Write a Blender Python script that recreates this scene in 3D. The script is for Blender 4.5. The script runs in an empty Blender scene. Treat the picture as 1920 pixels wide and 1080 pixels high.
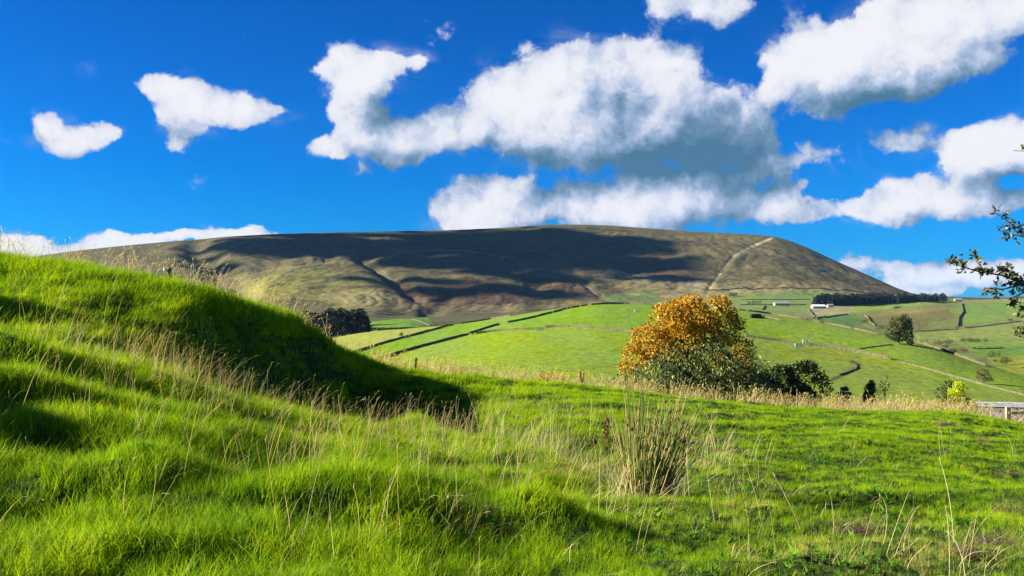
import bpy, math, random
import numpy as np
from mathutils import Vector, Matrix

random.seed(7)
RNG = np.random.default_rng(11)
SC = bpy.context.scene
COL = SC.collection
R = math.radians

# ------------------------------------------------------------------ camera, sky, sun, exposure
F = 1663.0          # focal length in pixels of a 1920 wide picture
HZ = 580.0          # horizon row
cam_d = bpy.data.cameras.new('camera')
cam_d.sensor_width = 36.0
cam_d.lens = 36.0 * F / 1920.0
cam_d.shift_y = (HZ - 540.0) / 1920.0
cam_d.clip_start = 0.1
cam_d.clip_end = 30000.0
cam = bpy.data.objects.new('camera', cam_d)
COL.objects.link(cam)
cam.location = (0, 0, 0)
cam.rotation_euler = (R(90), 0, 0)
SC.camera = cam

SUN_EL = 23.0
SUN_AZ = -91.0       # degrees from the view direction (+Y), negative = left
SUN_STRENGTH = 5.0
SKY_STRENGTH = 0.05
EXPOSURE = 1.75

SC.view_settings.view_transform = 'Standard'
SC.view_settings.look = 'None'
SC.view_settings.gamma = 1.0
SC.view_settings.exposure = EXPOSURE
SC.view_settings.use_curve_mapping = False
SC.cycles.max_bounces = 5
SC.cycles.diffuse_bounces = 2
SC.cycles.glossy_bounces = 2
SC.cycles.transmission_bounces = 3
SC.cycles.transparent_max_bounces = 6
SC.cycles.use_denoising = True

to_sun = Vector((math.sin(R(SUN_AZ)) * math.cos(R(SUN_EL)), math.cos(R(SUN_AZ)) * math.cos(R(SUN_EL)), math.sin(R(SUN_EL))))
sd = bpy.data.lights.new('sun', 'SUN')
sd.energy = SUN_STRENGTH
sd.angle = R(0.5)
sd.color = (1.0, 0.92, 0.74)
sun = bpy.data.objects.new('sun', sd)
COL.objects.link(sun)
sun.rotation_euler = to_sun.to_track_quat('Z', 'Y').to_euler()
sun.location = (-300, 100, 300)

world = bpy.data.worlds.new('World')
SC.world = world
world.use_nodes = True
world.cycles.sampling_method = 'MANUAL'
world.cycles.sample_map_resolution = 512
WT = world.node_tree
WT.nodes.clear()


class NT:
    """small helper to write node trees"""
    def __init__(s, tree): s.t = tree
    def n(s, typ, **kw):
        nd = s.t.nodes.new(typ)
        for k, v in kw.items():
            if k == 'inp':
                for i, val in v.items():
                    if hasattr(val, 'is_linked') or isinstance(val, bpy.types.NodeSocket): s.t.links.new(val, nd.inputs[i])
                    elif val is not None: nd.inputs[i].default_value = val
            else: setattr(nd, k, v)
        return nd
    def m(s, op, a, b=None, c=None, clamp=False):
        nd = s.n('ShaderNodeMath', operation=op, use_clamp=clamp, inp={i: v for i, v in enumerate((a, b, c)) if v is not None})
        return nd.outputs[0]
    def vm(s, op, a, b=None, c=None):
        nd = s.n('ShaderNodeVectorMath', operation=op, inp={i: v for i, v in enumerate((a, b, c)) if v is not None})
        return nd.outputs[1] if op in ('LENGTH', 'DOT_PRODUCT') else nd.outputs[0]
    def mix(s, f, a, b, blend='MIX', clamp=False):
        nd = s.n('ShaderNodeMix', data_type='RGBA', blend_type=blend, clamp_result=clamp, inp={0: f, 6: a, 7: b})
        return nd.outputs[2]
    def noise(s, vec, scale, detail=4, rough=0.5, dist=0.0, lac=2.0):
        nd = s.n('ShaderNodeTexNoise', inp={'Vector': vec, 'Scale': scale, 'Detail': detail, 'Roughness': rough, 'Distortion': dist, 'Lacunarity': lac})
        return nd.outputs[0]
    def ss(s, v, a, b, lo=0.0, hi=1.0):
        nd = s.n('ShaderNodeMapRange', interpolation_type='SMOOTHSTEP', inp={0: v, 1: a, 2: b, 3: lo, 4: hi})
        return nd.outputs[0]
    def lin(s, v, a, b, lo=0.0, hi=1.0):
        nd = s.n('ShaderNodeMapRange', inp={0: v, 1: a, 2: b, 3: lo, 4: hi})
        return nd.outputs[0]
    def ramp(s, f, stops, interp='LINEAR'):
        nd = s.n('ShaderNodeValToRGB', inp={0: f})
        cr = nd.color_ramp; cr.interpolation = interp
        while len(cr.elements) < len(stops): cr.elements.new(0.5)
        for e, (p, c) in zip(cr.elements, stops):
            e.position = p; e.color = (*c, 1) if len(c) == 3 else c
        return nd.outputs[0]


# clouds: every puff is an ellipse on the celestial sphere (azimuth, elevation), given here by bearing
# (column u, row v, half width, half height, weight)
PUFFS = [
    # small left cloud
    (100, 250, 62, 60, 1.0), (88, 222, 34, 40, .8), (140, 270, 60, 36, .9), (195, 250, 42, 24, .8), (205, 240, 34, 30, .6), (150, 255, 50, 40, .5),
    # second left cloud
    (285, 160, 62, 22, .75), (330, 185, 72, 58, .95), (395, 200, 100, 62, .95), (345, 240, 56, 58, .8), (460, 215, 84, 36, .85), (525, 210, 46, 22, .7), (335, 268, 30, 22, .5),
    # hourglass cloud
    (660, 130, 90, 52, 1.0), (725, 132, 95, 46, .95), (778, 124, 36, 18, .55), (670, 190, 66, 70, .95), (690, 245, 78, 60, .95), (640, 275, 92, 36, .95), (600, 285, 56, 26, .7),
    (740, 270, 82, 58, .85), (800, 262, 80, 62, .8), (748, 298, 46, 32, .7), (688, 324, 32, 20, .8), (620, 205, 30, 30, .5),
    # the large central cloud
    (912, 185, 82, 66, 1.0), (990, 170, 110, 85, 1.0), (1065, 120, 95, 75, 1.0), (1150, 110, 95, 62, .9), (1265, 115, 72, 62, .95), (1110, 200, 150, 90, 1.0), (1230, 195, 150, 95, .95),
    (960, 240, 120, 75, .9), (1040, 275, 120, 62, .85), (1180, 265, 180, 62, .8), (1340, 235, 150, 80, .75), (1405, 222, 76, 38, .5), (1380, 280, 130, 56, .6), (860, 255, 50, 36, .6),
    # top right mass
    (1300, -4, 115, 46, 1.0), (1375, 10, 76, 34, .8), (1490, 20, 80, 40, .45), (1520, 105, 95, 66, 1.0), (1590, 110, 130, 75, 1.0), (1700, 60, 170, 105, 1.0), (1830, 30, 170, 80, 1.0), (1640, 150, 120, 66, .9), (1560, 165, 90, 50, .8),
    (1760, 115, 110, 60, .8), (1850, 95, 60, 40, .5), (1950, 10, 100, 50, .8), (1455, 172, 44, 26, .4), (1510, 205, 40, 22, .35),
    # right cloud by the frame
    (1850, 265, 120, 58, 1.0), (1800, 275, 70, 40, .8), (1920, 255, 110, 60, 1.0), (1835, 305, 70, 30, .7), (1960, 300, 80, 40, .8),
    # thin middle ones
    (1665, 255, 66, 38, .8), (1700, 280, 62, 28, .65), (1590, 295, 54, 36, .75), (1525, 290, 44, 30, .75), (1460, 312, 60, 24, .6),
    # low bank above the hill
    (900, 385, 110, 62, .95), (980, 370, 100, 50, .8), (890, 415, 120, 36, .8), (1050, 400, 120, 50, .8), (1150, 385, 110, 58, .9), (1230, 355, 110, 50, .95), (1320, 345, 92, 52, .95), (1250, 405, 200, 44, .95),
    (1400, 360, 100, 45, .55), (1460, 385, 90, 36, .85), (1510, 400, 90, 26, .8), (1575, 385, 60, 22, .6), (1515, 345, 16, 16, .5),
    # low right bank
    (1700, 355, 95, 42, 1.0), (1650, 400, 90, 36, .85), (1740, 385, 120, 44, .9), (1810, 370, 80, 42, .8), (1880, 370, 76, 38, .8), (1960, 370, 80, 40, .8),
    # horizon clouds
    (1610, 492, 76, 24, .85), (1720, 515, 115, 40, 1.1), (1810, 508, 115, 38, 1.1), (1900, 502, 120, 40, 1.0), (1700, 545, 60, 16, .6), (1775, 548, 50, 14, .75), (1880, 556, 60, 16, .6), (1700, 560, 120, 14, .4),
    (60, 458, 130, 24, 1.0), (205, 450, 80, 20, .95), (280, 452, 90, 17, .9), (370, 450, 70, 10, .8), (500, 439, 52, 15, 1.0), (450, 444, 60, 9, .8), (-80, 450, 130, 34, 1.0), (130, 474, 160, 20, .8),
    # wisps
    (1180, 75, 50, 22, .35), (1560, 215, 50, 26, .5), (1480, 345, 50, 26, .6), (1600, 240, 40, 24, .4), (1735, 235, 40, 24, .45), (1500, 60, 80, 30, .3), (820, 225, 36, 26, .5), (590, 180, 26, 30, .35),
    (90, 125, 44, 28, .42), (160, 130, 40, 20, .35), (590, 130, 30, 18, .4), (1450, 90, 60, 40, .25), (370, 318, 20, 8, .22), (10, 265, 16, 12, .4), 
]
# grey undersides (bearing, size, weight)
GREYS = [(1290, 262, 170, 55, 1.0), (1380, 300, 150, 60, .9), (1420, 355, 110, 32, .8), (1480, 350, 60, 28, .7), (1180, 290, 160, 40, .5), (1400, 235, 110, 50, .6), (850, 285, 90, 30, .5), (1490, 25, 90, 40, .6),
         (1060, 365, 90, 22, .45), (1690, 560, 200, 20, .4), (1790, 385, 70, 26, .45), (1660, 195, 150, 30, .35), (1800, 530, 150, 12, .5), (1250, 420, 260, 20, .3), (990, 305, 100, 26, .4), (1340, 215, 90, 50, .55), (1240, 310, 150, 26, .5), (1500, 395, 90, 24, .45), (1860, 320, 110, 22, .45), (1740, 415, 160, 18, .45), (1590, 190, 90, 26, .35), (1770, 150, 110, 26, .35), (790, 300, 90, 26, .4), (1350, 50, 110, 22, .35), (1300, 385, 130, 26, .35), (1720, 285, 70, 24, .35)]


def azel(u, v):
    a = math.atan((u - 960.0) / F)
    return a, math.atan((HZ - v) / F * math.cos(a))


def build_field_group(name, lst):
    g = bpy.data.node_groups.new(name, 'ShaderNodeTree')
    g.interface.new_socket('Vector', in_out='INPUT', socket_type='NodeSocketVector')
    g.interface.new_socket('Value', in_out='OUTPUT', socket_type='NodeSocketFloat')
    k = NT(g)
    gi = k.n('NodeGroupInput'); go = k.n('NodeGroupOutput')
    acc = None
    p, psa, pse, pa, pe = gi.outputs[0], 1.0, 1.0, 0.0, 0.0     # each puff's frame is derived from the one before it
    for (u, v, ru, rv, w) in lst:
        a, e = azel(u, v)
        sa = (math.atan((u + ru - 960) / F) - math.atan((u - ru - 960) / F)) / 2
        se = rv / F * math.cos(a)
        if acc is not None: p = k.vm('MULTIPLY_ADD', acc, (1e-18, 1e-18, 0), p)     # keeps the puffs evaluated one after another
        p = k.vm('MULTIPLY_ADD', p, (psa / sa, pse / se, 0), ((pa - a) / sa, (pe - e) / se, 0))
        psa, pse, pa, pe = sa, se, a, e
        q = k.vm('LENGTH', p)
        f = k.ss(q, 1.35, 0.0, 0.0, w)
        acc = f if acc is None else k.m('ADD', acc, f)
    g.links.new(acc, go.inputs[0])
    return g


def build_sky():
    k = NT(WT)
    geo = k.n('ShaderNodeNewGeometry')
    d = k.vm('SCALE', geo.outputs['Incoming'])
    WT.nodes[-1].inputs[3].default_value = -1.0
    tc = k.n('ShaderNodeTexCoord').outputs['Generated']
    d = tc
    sep = k.n('ShaderNodeSeparateXYZ', inp={0: d})
    az = k.m('ARCTAN2', sep.outputs[0], sep.outputs[1])
    el = k.m('ARCSINE', sep.outputs[2])
    # warp
    w1 = k.n('ShaderNodeTexNoise', inp={'Vector': d, 'Scale': 9.0, 'Detail': 6.0, 'Roughness': 0.62})
    w2 = k.n('ShaderNodeTexNoise', inp={'Vector': d, 'Scale': 42.0, 'Detail': 3.0, 'Roughness': 0.6})
    base = k.n('ShaderNodeCombineXYZ', inp={0: az, 1: el, 2: 0.0}).outputs[0]
    wv = k.vm('MULTIPLY', k.vm('SUBTRACT', w1.outputs[1], (.5, .5, .5)), (.050, .036, 0))
    wv2 = k.vm('MULTIPLY', k.vm('SUBTRACT', w2.outputs[1], (.5, .5, .5)), (.014, .012, 0))
    P = k.vm('ADD', k.vm('ADD', base, wv), wv2)
    def billow(p):
        v = k.n('ShaderNodeTexVoronoi', feature='F1', inp={'Vector': k.vm('ADD', p, k.vm('MULTIPLY', k.vm('SUBTRACT', w2.outputs[1], (.5, .5, .5)), (.03, .03, .03))), 'Scale': 15.0, 'Detail': 3.0, 'Roughness': .55, 'Lacunarity': 2.3})
        nz = k.noise(p, 10.0, 8, .56)
        return k.m('ADD', k.m('MULTIPLY', k.m('SUBTRACT', .62, v.outputs['Distance']), .42), k.m('MULTIPLY', nz, .80))
    fg = build_field_group('cloud_puffs', PUFFS)
    gg = build_field_group('cloud_greys', GREYS)
    det = billow(d)
    # the sky outside the picture goes on with the same kind of cloud
    big = k.noise(k.vm('MULTIPLY', d, (1, 1, 2.2)), 2.6, 7, 0.55)
    out_w = k.m('MAXIMUM', k.ss(k.m('ABSOLUTE', az), .60, .80), k.ss(el, .36, .50))
    outc = k.m('MULTIPLY', k.ss(big, .50, .66), out_w)
    def field(off):
        p = k.vm('ADD', P, off)
        s_ = k.n('ShaderNodeGroup', node_tree=fg, inp={0: p}).outputs[0]
        pass
        return s_
    f0 = field((0, 0, 0))
    f1 = field((-.026, .042, 0))
    dens = k.m('ADD', k.m('ADD', f0, outc), k.m('MULTIPLY', k.m('SUBTRACT', det, .5), 1.7))
    alpha = k.ss(dens, -.04, .36)
    # light: bright where the cloud thins out towards the sun, grey where it is thick on that side
    df = k.m('SUBTRACT', f0, f1)
    det_l = billow(k.vm('ADD', d, (-.009, 0, .012)))
    dd = k.m('SUBTRACT', det, det_l)
    grey = k.n('ShaderNodeGroup', node_tree=gg, inp={0: P}).outputs[0]
    lit = k.m('ADD', k.m('MULTIPLY', df, .26), k.m('MULTIPLY', dd, .95))
    lit = k.m('ADD', lit, k.m('ADD', .47, k.m('MULTIPLY', k.m('MINIMUM', f0, 2.2), .07)))
    lit = k.m('SUBTRACT', lit, k.m('MULTIPLY', grey, .36))
    soft = k.noise(d, 10.0, 6, .55)
    lit = k.m('ADD', lit, k.m('MULTIPLY', k.m('SUBTRACT', soft, .5), 1.3))
    ex = 2.0 ** EXPOSURE
    def c(r, g, b): return tuple(x / ex for x in (r, g, b))
    ccol = k.ramp(lit, [(0.0, c(.07, .19, .32)), (.22, c(.15, .27, .42)), (.42, c(.30, .42, .62)), (.62, c(.56, .63, .80)), (.80, c(.80, .82, .90)), (1.0, c(.90, .90, .95))])
    # clear sky
    sky = k.n('ShaderNodeTexSky', sky_type='NISHITA', sun_disc=False, sun_elevation=R(SUN_EL), sun_rotation=R(SUN_AZ), altitude=200.0, air_density=1.0, dust_density=0.4, ozone_density=3.0)
    skyc = k.mix(1.0, sky.outputs[0], k.mix(k.ss(el, .02, .36), (*SKY_LOW, 1), (*SKY_TINT, 1)), 'MULTIPLY')
    hs = k.n('ShaderNodeHueSaturation', inp={'Saturation': SKY_SAT, 'Color': skyc}).outputs[0]
    skys = k.vm('SCALE', hs); WT.nodes[-1].inputs[3].default_value = SKY_STRENGTH
    # thin torn vapour round the clouds
    veil = k.m('MULTIPLY', k.ss(k.noise(k.vm('MULTIPLY', d, (1, 1, 1.6)), 11.0, 8, .62, 1.2), .50, .80), k.ss(k.m('ADD', f0, outc), .02, .75))
    alpha = k.m('MAXIMUM', alpha, k.m('MULTIPLY', veil, .6))
    mixc = k.mix(alpha, skys, ccol)
    sc_ = k.vm('SCALE', mixc); WT.nodes[-1].inputs[3].default_value = 1.0 / SKY_STRENGTH
    bg = k.n('ShaderNodeBackground', inp={0: sc_, 1: SKY_STRENGTH})
    out = k.n('ShaderNodeOutputWorld')
    WT.links.new(bg.outputs[0], out.inputs[0])


SKY_TINT = (0.15, 0.37, .82)
SKY_LOW = (0.18, 0.50, .98)
SKY_SAT = 1.35
build_sky()

# ------------------------------------------------------------------ numeric helpers
_perm = np.random.default_rng(5).permutation(512)
_perm = np.concatenate([_perm, _perm])
_ga = np.random.default_rng(6).uniform(0, 2 * math.pi, 512)
_gx, _gy = np.cos(_ga), np.sin(_ga)


def perlin(x, y):
    x = np.asarray(x, float); y = np.asarray(y, float)
    xi = np.floor(x).astype(int); yi = np.floor(y).astype(int)
    xf = x - xi; yf = y - yi
    u = xf * xf * xf * (xf * (xf * 6 - 15) + 10); v = yf * yf * yf * (yf * (yf * 6 - 15) + 10)
    def g(ix, iy, fx, fy):
        h = _perm[(_perm[ix & 511] + iy) & 511]
        return _gx[h] * fx + _gy[h] * fy
    a = g(xi, yi, xf, yf); b = g(xi + 1, yi, xf - 1, yf)
    c = g(xi, yi + 1, xf, yf - 1); d = g(xi + 1, yi + 1, xf - 1, yf - 1)
    return (a + u * (b - a)) * (1 - v) + (c + u * (d - c)) * v * 1.0


def fbm(x, y, octv=4, rough=.5):
    s = 0; a = 1; t = 0
    for i in range(octv):
        s = s + a * perlin(x * 2 ** i + 17.3 * i, y * 2 ** i - 9.1 * i); t += a; a *= rough
    return s / t * 1.4


def pchip(X, Y, xq):
    """monotone cubic; X, Y: (K, N) knots per column; xq: (N,) queries"""
    K = X.shape[0]
    h = np.diff(X, axis=0); dl = np.diff(Y, axis=0) / h
    m = np.zeros_like(Y)
    w1 = 2 * h[1:] + h[:-1]; w2 = h[1:] + 2 * h[:-1]
    same = dl[:-1] * dl[1:] > 0
    with np.errstate(divide='ignore', invalid='ignore'):
        mm = (w1 + w2) / (w1 / dl[:-1] + w2 / dl[1:])
    m[1:-1] = np.where(same, mm, 0); m[0] = dl[0]; m[-1] = dl[-1]
    res = np.empty(xq.shape)
    idx = np.clip((xq[None, :] >= X).sum(0) - 1, 0, K - 2)
    ar = np.arange(xq.shape[0])
    x0 = X[idx, ar]; hh = h[idx, ar]; t = (xq - x0) / hh
    y0 = Y[idx, ar]; y1 = Y[idx + 1, ar]; m0 = m[idx, ar] * hh; m1 = m[idx + 1, ar] * hh
    t2 = t * t; t3 = t2 * t
    return (2 * t3 - 3 * t2 + 1) * y0 + (t3 - 2 * t2 + t) * m0 + (-2 * t3 + 3 * t2) * y1 + (t3 - t2) * m1


def spec(s, u):
    """curve over bearings: constant or list of (u, value)"""
    if not isinstance(s, (list, tuple)): return np.full(u.shape, float(s))
    X = np.array([p[0] for p in s], float); Y = np.array([p[1] for p in s], float)
    uu = np.clip(u, X[0], X[-1])
    return pchip(np.repeat(X[:, None], u.size, 1), np.repeat(Y[:, None], u.size, 1), uu)


class Terrain:
    def __init__(s, rows, relief=None): s.rows = rows; s.relief = relief
    def knots(s, u):
        D = np.stack([spec(r[0], u) for r in s.rows]); V = np.stack([spec(r[1], u) for r in s.rows])
        return D, (HZ - V) / F * D
    def z(s, x, y):
        x = np.atleast_1d(np.asarray(x, float)); y = np.atleast_1d(np.asarray(y, float))
        u = 960 + F * x / y
        D, Z = s.knots(u)
        z = pchip(D, Z, np.clip(y, D[0], D[-1]))
        if s.relief is not None: z = z + s.relief(x, y, u)
        return z
    def hit(s, u, v, d0, d1, n=500, fallback=None):
        ds = np.exp(np.linspace(math.log(d0), math.log(d1), n))
        z = s.z((u - 960) / F * ds, ds)
        vv = HZ - z / ds * F
        k = np.nonzero(vv <= v)[0]
        i = k[0] if len(k) else int(np.argmin(vv))
        if i == 0: dd = ds[0]
        elif not len(k): dd = ds[i]
        else:
            t = (vv[i - 1] - v) / max(1e-9, vv[i - 1] - vv[i]); dd = ds[i - 1] + t * (ds[i] - ds[i - 1])
        x = (u - 960) / F * dd
        return Vector((x, dd, float(s.z(x, dd)[0])))
    def zs(s, x, y): return float(s.z(x, y)[0])


def mesh_np(name, verts, faces, k=4, smooth=False):
    me = bpy.data.meshes.new(name)
    verts = np.asarray(verts, np.float32); faces = np.asarray(faces, np.int32)
    nf = len(faces)
    me.vertices.add(len(verts)); me.vertices.foreach_set('co', verts.ravel())
    me.loops.add(nf * k); me.loops.foreach_set('vertex_index', faces.ravel())
    me.polygons.add(nf)
    me.polygons.foreach_set('loop_start', np.arange(0, nf * k, k, dtype=np.int32))
    me.polygons.foreach_set('use_smooth', np.full(nf, smooth))
    me.update(calc_edges=True)
    return me


def fattr(me, name, vals, typ='FLOAT', dom='POINT'):
    a = me.attributes.new(name, typ, dom)
    vals = np.asarray(vals, np.float32)
    if typ == 'FLOAT_COLOR':
        v4 = np.ones((len(vals), 4), np.float32); v4[:, :3] = vals; a.data.foreach_set('color', v4.ravel())
    elif typ == 'FLOAT_VECTOR': a.data.foreach_set('vector', vals.ravel())
    else: a.data.foreach_set('value', vals)


def link(name, me, mat=None, parent=None, loc=None, rot=None, scale=None):
    o = bpy.data.objects.new(name, me)
    COL.objects.link(o)
    if mat is not None and me is not None and len(me.materials) == 0: me.materials.append(mat)
    if parent is not None: o.parent = parent
    if loc is not None: o.location = loc
    if rot is not None: o.rotation_euler = rot
    if scale is not None: o.scale = scale
    return o


def tag(o, label=None, cat=None, group=None, kind=None):
    if label: o['label'] = label
    if cat: o['category'] = cat
    if group: o['group'] = group
    if kind: o['kind'] = kind
    return o


def loft_mesh(name, T, u0, u1, du, segs):
    us = np.arange(u0, u1 + du, du)
    D, Z = T.knots(us)
    Y = []
    for i, n in enumerate(segs):
        for j in range(n): Y.append(D[i] * (D[i + 1] / D[i]) ** (j / n))
    Y.append(D[-1]); Y = np.array(Y)
    U = np.repeat(us[None, :], len(Y), 0)
    X = (U - 960) / F * Y
    z = T.z(X.ravel(), Y.ravel())
    V = np.stack([X.ravel(), Y.ravel(), z], 1)
    nr, nc = Y.shape
    idx = np.arange(nr * nc).reshape(nr, nc)
    fc = np.stack([idx[:-1, :-1].ravel(), idx[:-1, 1:].ravel(), idx[1:, 1:].ravel(), idx[1:, :-1].ravel()], 1)
    me = mesh_np(name, V, fc, 4, True)
    return me, V, U.ravel(), HZ - V[:, 2] / V[:, 1] * F


def inpoly(poly, x, y):
    c = np.zeros(x.shape, bool); n = len(poly)
    for i in range(n):
        x0, y0 = poly[i]; x1, y1 = poly[i - 1]
        if y0 == y1: continue
        c ^= ((y0 > y) != (y1 > y)) & (x < (x1 - x0) * (y - y0) / (y1 - y0) + x0)
    return c


def polydist(pts, x, y):
    best = np.full(x.shape, 1e9)
    for (x0, y0), (x1, y1) in zip(pts[:-1], pts[1:]):
        dx, dy = x1 - x0, y1 - y0; L = dx * dx + dy * dy
        t = np.clip(((x - x0) * dx + (y - y0) * dy) / L, 0, 1)
        best = np.minimum(best, np.hypot(x - x0 - t * dx, y - y0 - t * dy))
    return best


def new_mat(name):
    m = bpy.data.materials.new(name); m.use_nodes = True
    m.node_tree.nodes.clear()
    return m, NT(m.node_tree)


def finish(m, k, surf):
    o = k.n('ShaderNodeOutputMaterial'); m.node_tree.links.new(surf, o.inputs[0]); return m


def simple_mat(name, col, rough=.9, var=.25, scale=6.0, bump=0.0, col2=None, objvar=0.0):
    m, k = new_mat(name)
    tc = k.n('ShaderNodeTexCoord').outputs['Object']
    nz = k.noise(tc, scale, 5, .6)
    f = k.lin(nz, .3, .7)
    c2 = col2 or tuple(c * (1 - var) for c in col)
    c1 = tuple(min(1, c * (1 + var)) for c in col) if col2 is None else col
    c = k.mix(f, (*c1, 1), (*c2, 1))
    if objvar:
        oi = k.n('ShaderNodeObjectInfo')
        c = k.n('ShaderNodeHueSaturation', inp={'Color': c, 'Value': k.lin(oi.outputs['Random'], 0, 1, 1 - objvar, 1 + objvar)}).outputs[0]
    b = k.n('ShaderNodeBsdfPrincipled', inp={'Base Color': c, 'Roughness': rough, 'Specular IOR Level': .25})
    if bump:
        bn = k.n('ShaderNodeBump', inp={'Height': nz, 'Strength': bump, 'Distance': .02})
        m.node_tree.links.new(bn.outputs[0], b.inputs['Normal'])
    return finish(m, k, b.outputs[0])


def leaf_mat(name, stops, transl=.35, rough=.6, pos_scale=.0, attr=None):
    """leaf colour from a per-leaf random value stored on the mesh ('rnd')"""
    m, k = new_mat(name)
    r = k.n('ShaderNodeAttribute', attribute_name='rnd').outputs['Fac']
    c = k.ramp(r, stops)
    oi = k.n('ShaderNodeObjectInfo')
    c = k.n('ShaderNodeHueSaturation', inp={'Color': c, 'Value': k.lin(oi.outputs['Random'], 0, 1, .82, 1.18)}).outputs[0]
    d = k.n('ShaderNodeBsdfPrincipled', inp={'Base Color': c, 'Roughness': rough, 'Specular IOR Level': .3})
    t = k.n('ShaderNodeBsdfTranslucent', inp={'Color': c})
    mx = k.n('ShaderNodeMixShader', inp={0: transl, 1: d.outputs[0], 2: t.outputs[0]})
    return finish(m, k, mx.outputs[0])

# ------------------------------------------------------------------ terrain shapes
# each sheet is lofted through cross lines; a cross line gives distance and sight-line height for a set of bearings
CREST_RAW = [(-1400, 420), (-700, 405), (-300, 430), (0, 474), (100, 490), (200, 506), (300, 526), (400, 553), (450, 573), (500, 597), (560, 627), (600, 650), (650, 675), (700, 684), (760, 693), (900, 708), (1050, 721), (1150, 728), (1250, 741), (1400, 754),
         (1500, 762), (1600, 767), (1750, 770), (1850, 781), (1920, 797), (2400, 870), (3300, 900)]
CREST = [(u, v + float(np.interp(u, [250, 400, 500, 620, 760, 1000], [13, 4, -6, -10, 4, 4]))) for u, v in CREST_RAW]
def off(lst, dv): return [(u, v + (dv if not callable(dv) else dv(u))) for u, v in lst]


NEAR_ROWS = [
    (0.8, 3300), (2.0, 1700),
    ([(-1400, 2.8), (0, 3.8), (960, 4.3), (1920, 5.0), (3300, 4.0)], 1092),
    ([(-1400, 4.0), (0, 5.2), (600, 6.0), (1100, 7.0), (1220, 7.3), (1920, 7.5), (3300, 7.5)], [(-1400, 860), (0, 895), (300, 905), (600, 925), (960, 935), (1220, 935), (1600, 950), (1920, 955), (3300, 980)]),
    ([(-1400, 5.6), (0, 7.0), (600, 8.5), (1100, 8.4), (1220, 8.6), (1600, 10), (1920, 10.5), (3300, 11)], [(-1400, 680), (0, 725), (300, 755), (600, 832), (960, 888), (1100, 904), (1220, 900), (1400, 880), (1600, 870), (1920, 890), (3300, 920)]),
    ([(-1400, 8.0), (0, 10.3), (300, 11.4), (500, 13.6), (600, 15.2), (700, 15.8), (800, 13.6), (960, 10.6), (1100, 9.6), (1220, 10), (1600, 12), (1920, 13), (3300, 14)], [(-1400, 570), (0, 640), (300, 690), (500, 740), (600, 770), (700, 797), (800, 826), (960, 862), (1100, 872), (1220, 862), (1400, 846), (1600, 830), (1920, 850), (3300, 880)]),
    ([(-1400, 11.6), (0, 13.2), (300, 13.3), (450, 14.6), (600, 17.0), (650, 17.8), (700, 18.2), (800, 16.2), (960, 12.8), (1100, 11.4), (1220, 12), (1600, 15), (1920, 16), (3300, 17)], [(-1400, 470), (0, 524), (300, 564), (400, 586), (500, 616), (600, 660), (650, 690), (700, 718), (800, 746), (960, 782), (1100, 806), (1220, 808), (1400, 800), (1600, 798), (1920, 822), (3300, 870)]),
    ([(-1400, 13), (0, 14.4), (300, 14.7), (450, 16.0), (600, 18.6), (700, 20.6), (1100, 21), (1920, 21.5), (3300, 22)], CREST),
    ([(-1400, 15.5), (0, 17.0), (300, 17.6), (600, 21.8), (700, 24), (1100, 25), (1920, 26), (3300, 28)], off(CREST, lambda u: 16 if u > 700 else 34)),
    ([(-1400, 22), (0, 23), (300, 25), (600, 29), (700, 33), (1100, 34), (1920, 36), (3300, 38)], off(CREST, lambda u: 60 if u > 1600 else 130)),
    (60.0, 880),
]


DITCH = [((u - 960) / F * d, d) for u, d in [(640, 16.8), (700, 15.6), (800, 13.4), (900, 11.4), (960, 10.4), (1060, 9.1), (1130, 8.3), (1190, 7.8)]]


# hummocks and an unseen knoll, added to cast shade: x, y, half widths, height
SHADE_BUMPS = [(-9.6, 11.6, 1.5, .75, 1.3), (-4.5, 6.0, .5, .42, .42), (-2.3, 5.5, .3, .45, .17), (-.9, 5.25, .45, .35, .20), (-4.9, 8.3, .5, .28, .26), (.2, 5.6, .35, .3, .14), (-6.4, 9.4, .6, .35, .3)]


def near_relief(x, y, u):
    fall = np.clip((30 - y) / 10, 0, 1) * np.clip((y - 1) / 2, 0, 1)
    # hummocks running down the slope; long across the slope, steep on the side away from the sun
    c, s_ = math.cos(R(28)), math.sin(R(28))
    a = (x * c + y * s_) ; b = (-x * s_ + y * c)
    h = fbm(a * .33 + 3, b * .85 + 8, 3, .5) * .27
    h += fbm(x * 1.0, y * 1.5, 3, .5) * .15
    h += perlin(x * 3.1 + 4, y * 3.1) * .035
    left = np.clip((1500 - u) / 700, .55, 1.0)
    q = polydist(DITCH, x, y)
    (ax, ay), (bx, by) = DITCH[0], DITCH[-1]; sg = np.sign((bx - ax) * (y - ay) - (by - ay) * (x - ax)); s1 = q * sg
    fade = np.clip((y - 7.4) / .8, 0, 1)
    ditch = (-.34 * np.exp(-((s1 - .35) / .45) ** 2) + .22 * np.exp(-((s1 + .4) / .45) ** 2)) * fade
    crest_keep = 1 - .6 * np.exp(-((y - 14) / 4.5) ** 2) * np.clip((700 - u) / 200, 0, 1)
    bump = 0
    for bx_, by_, sx_, sy_, hh_ in SHADE_BUMPS: bump = bump + hh_ * np.exp(-((x - bx_) / sx_) ** 2 - ((y - by_) / sy_) ** 2)
    return bump + h * fall * left * crest_keep + ditch


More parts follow.
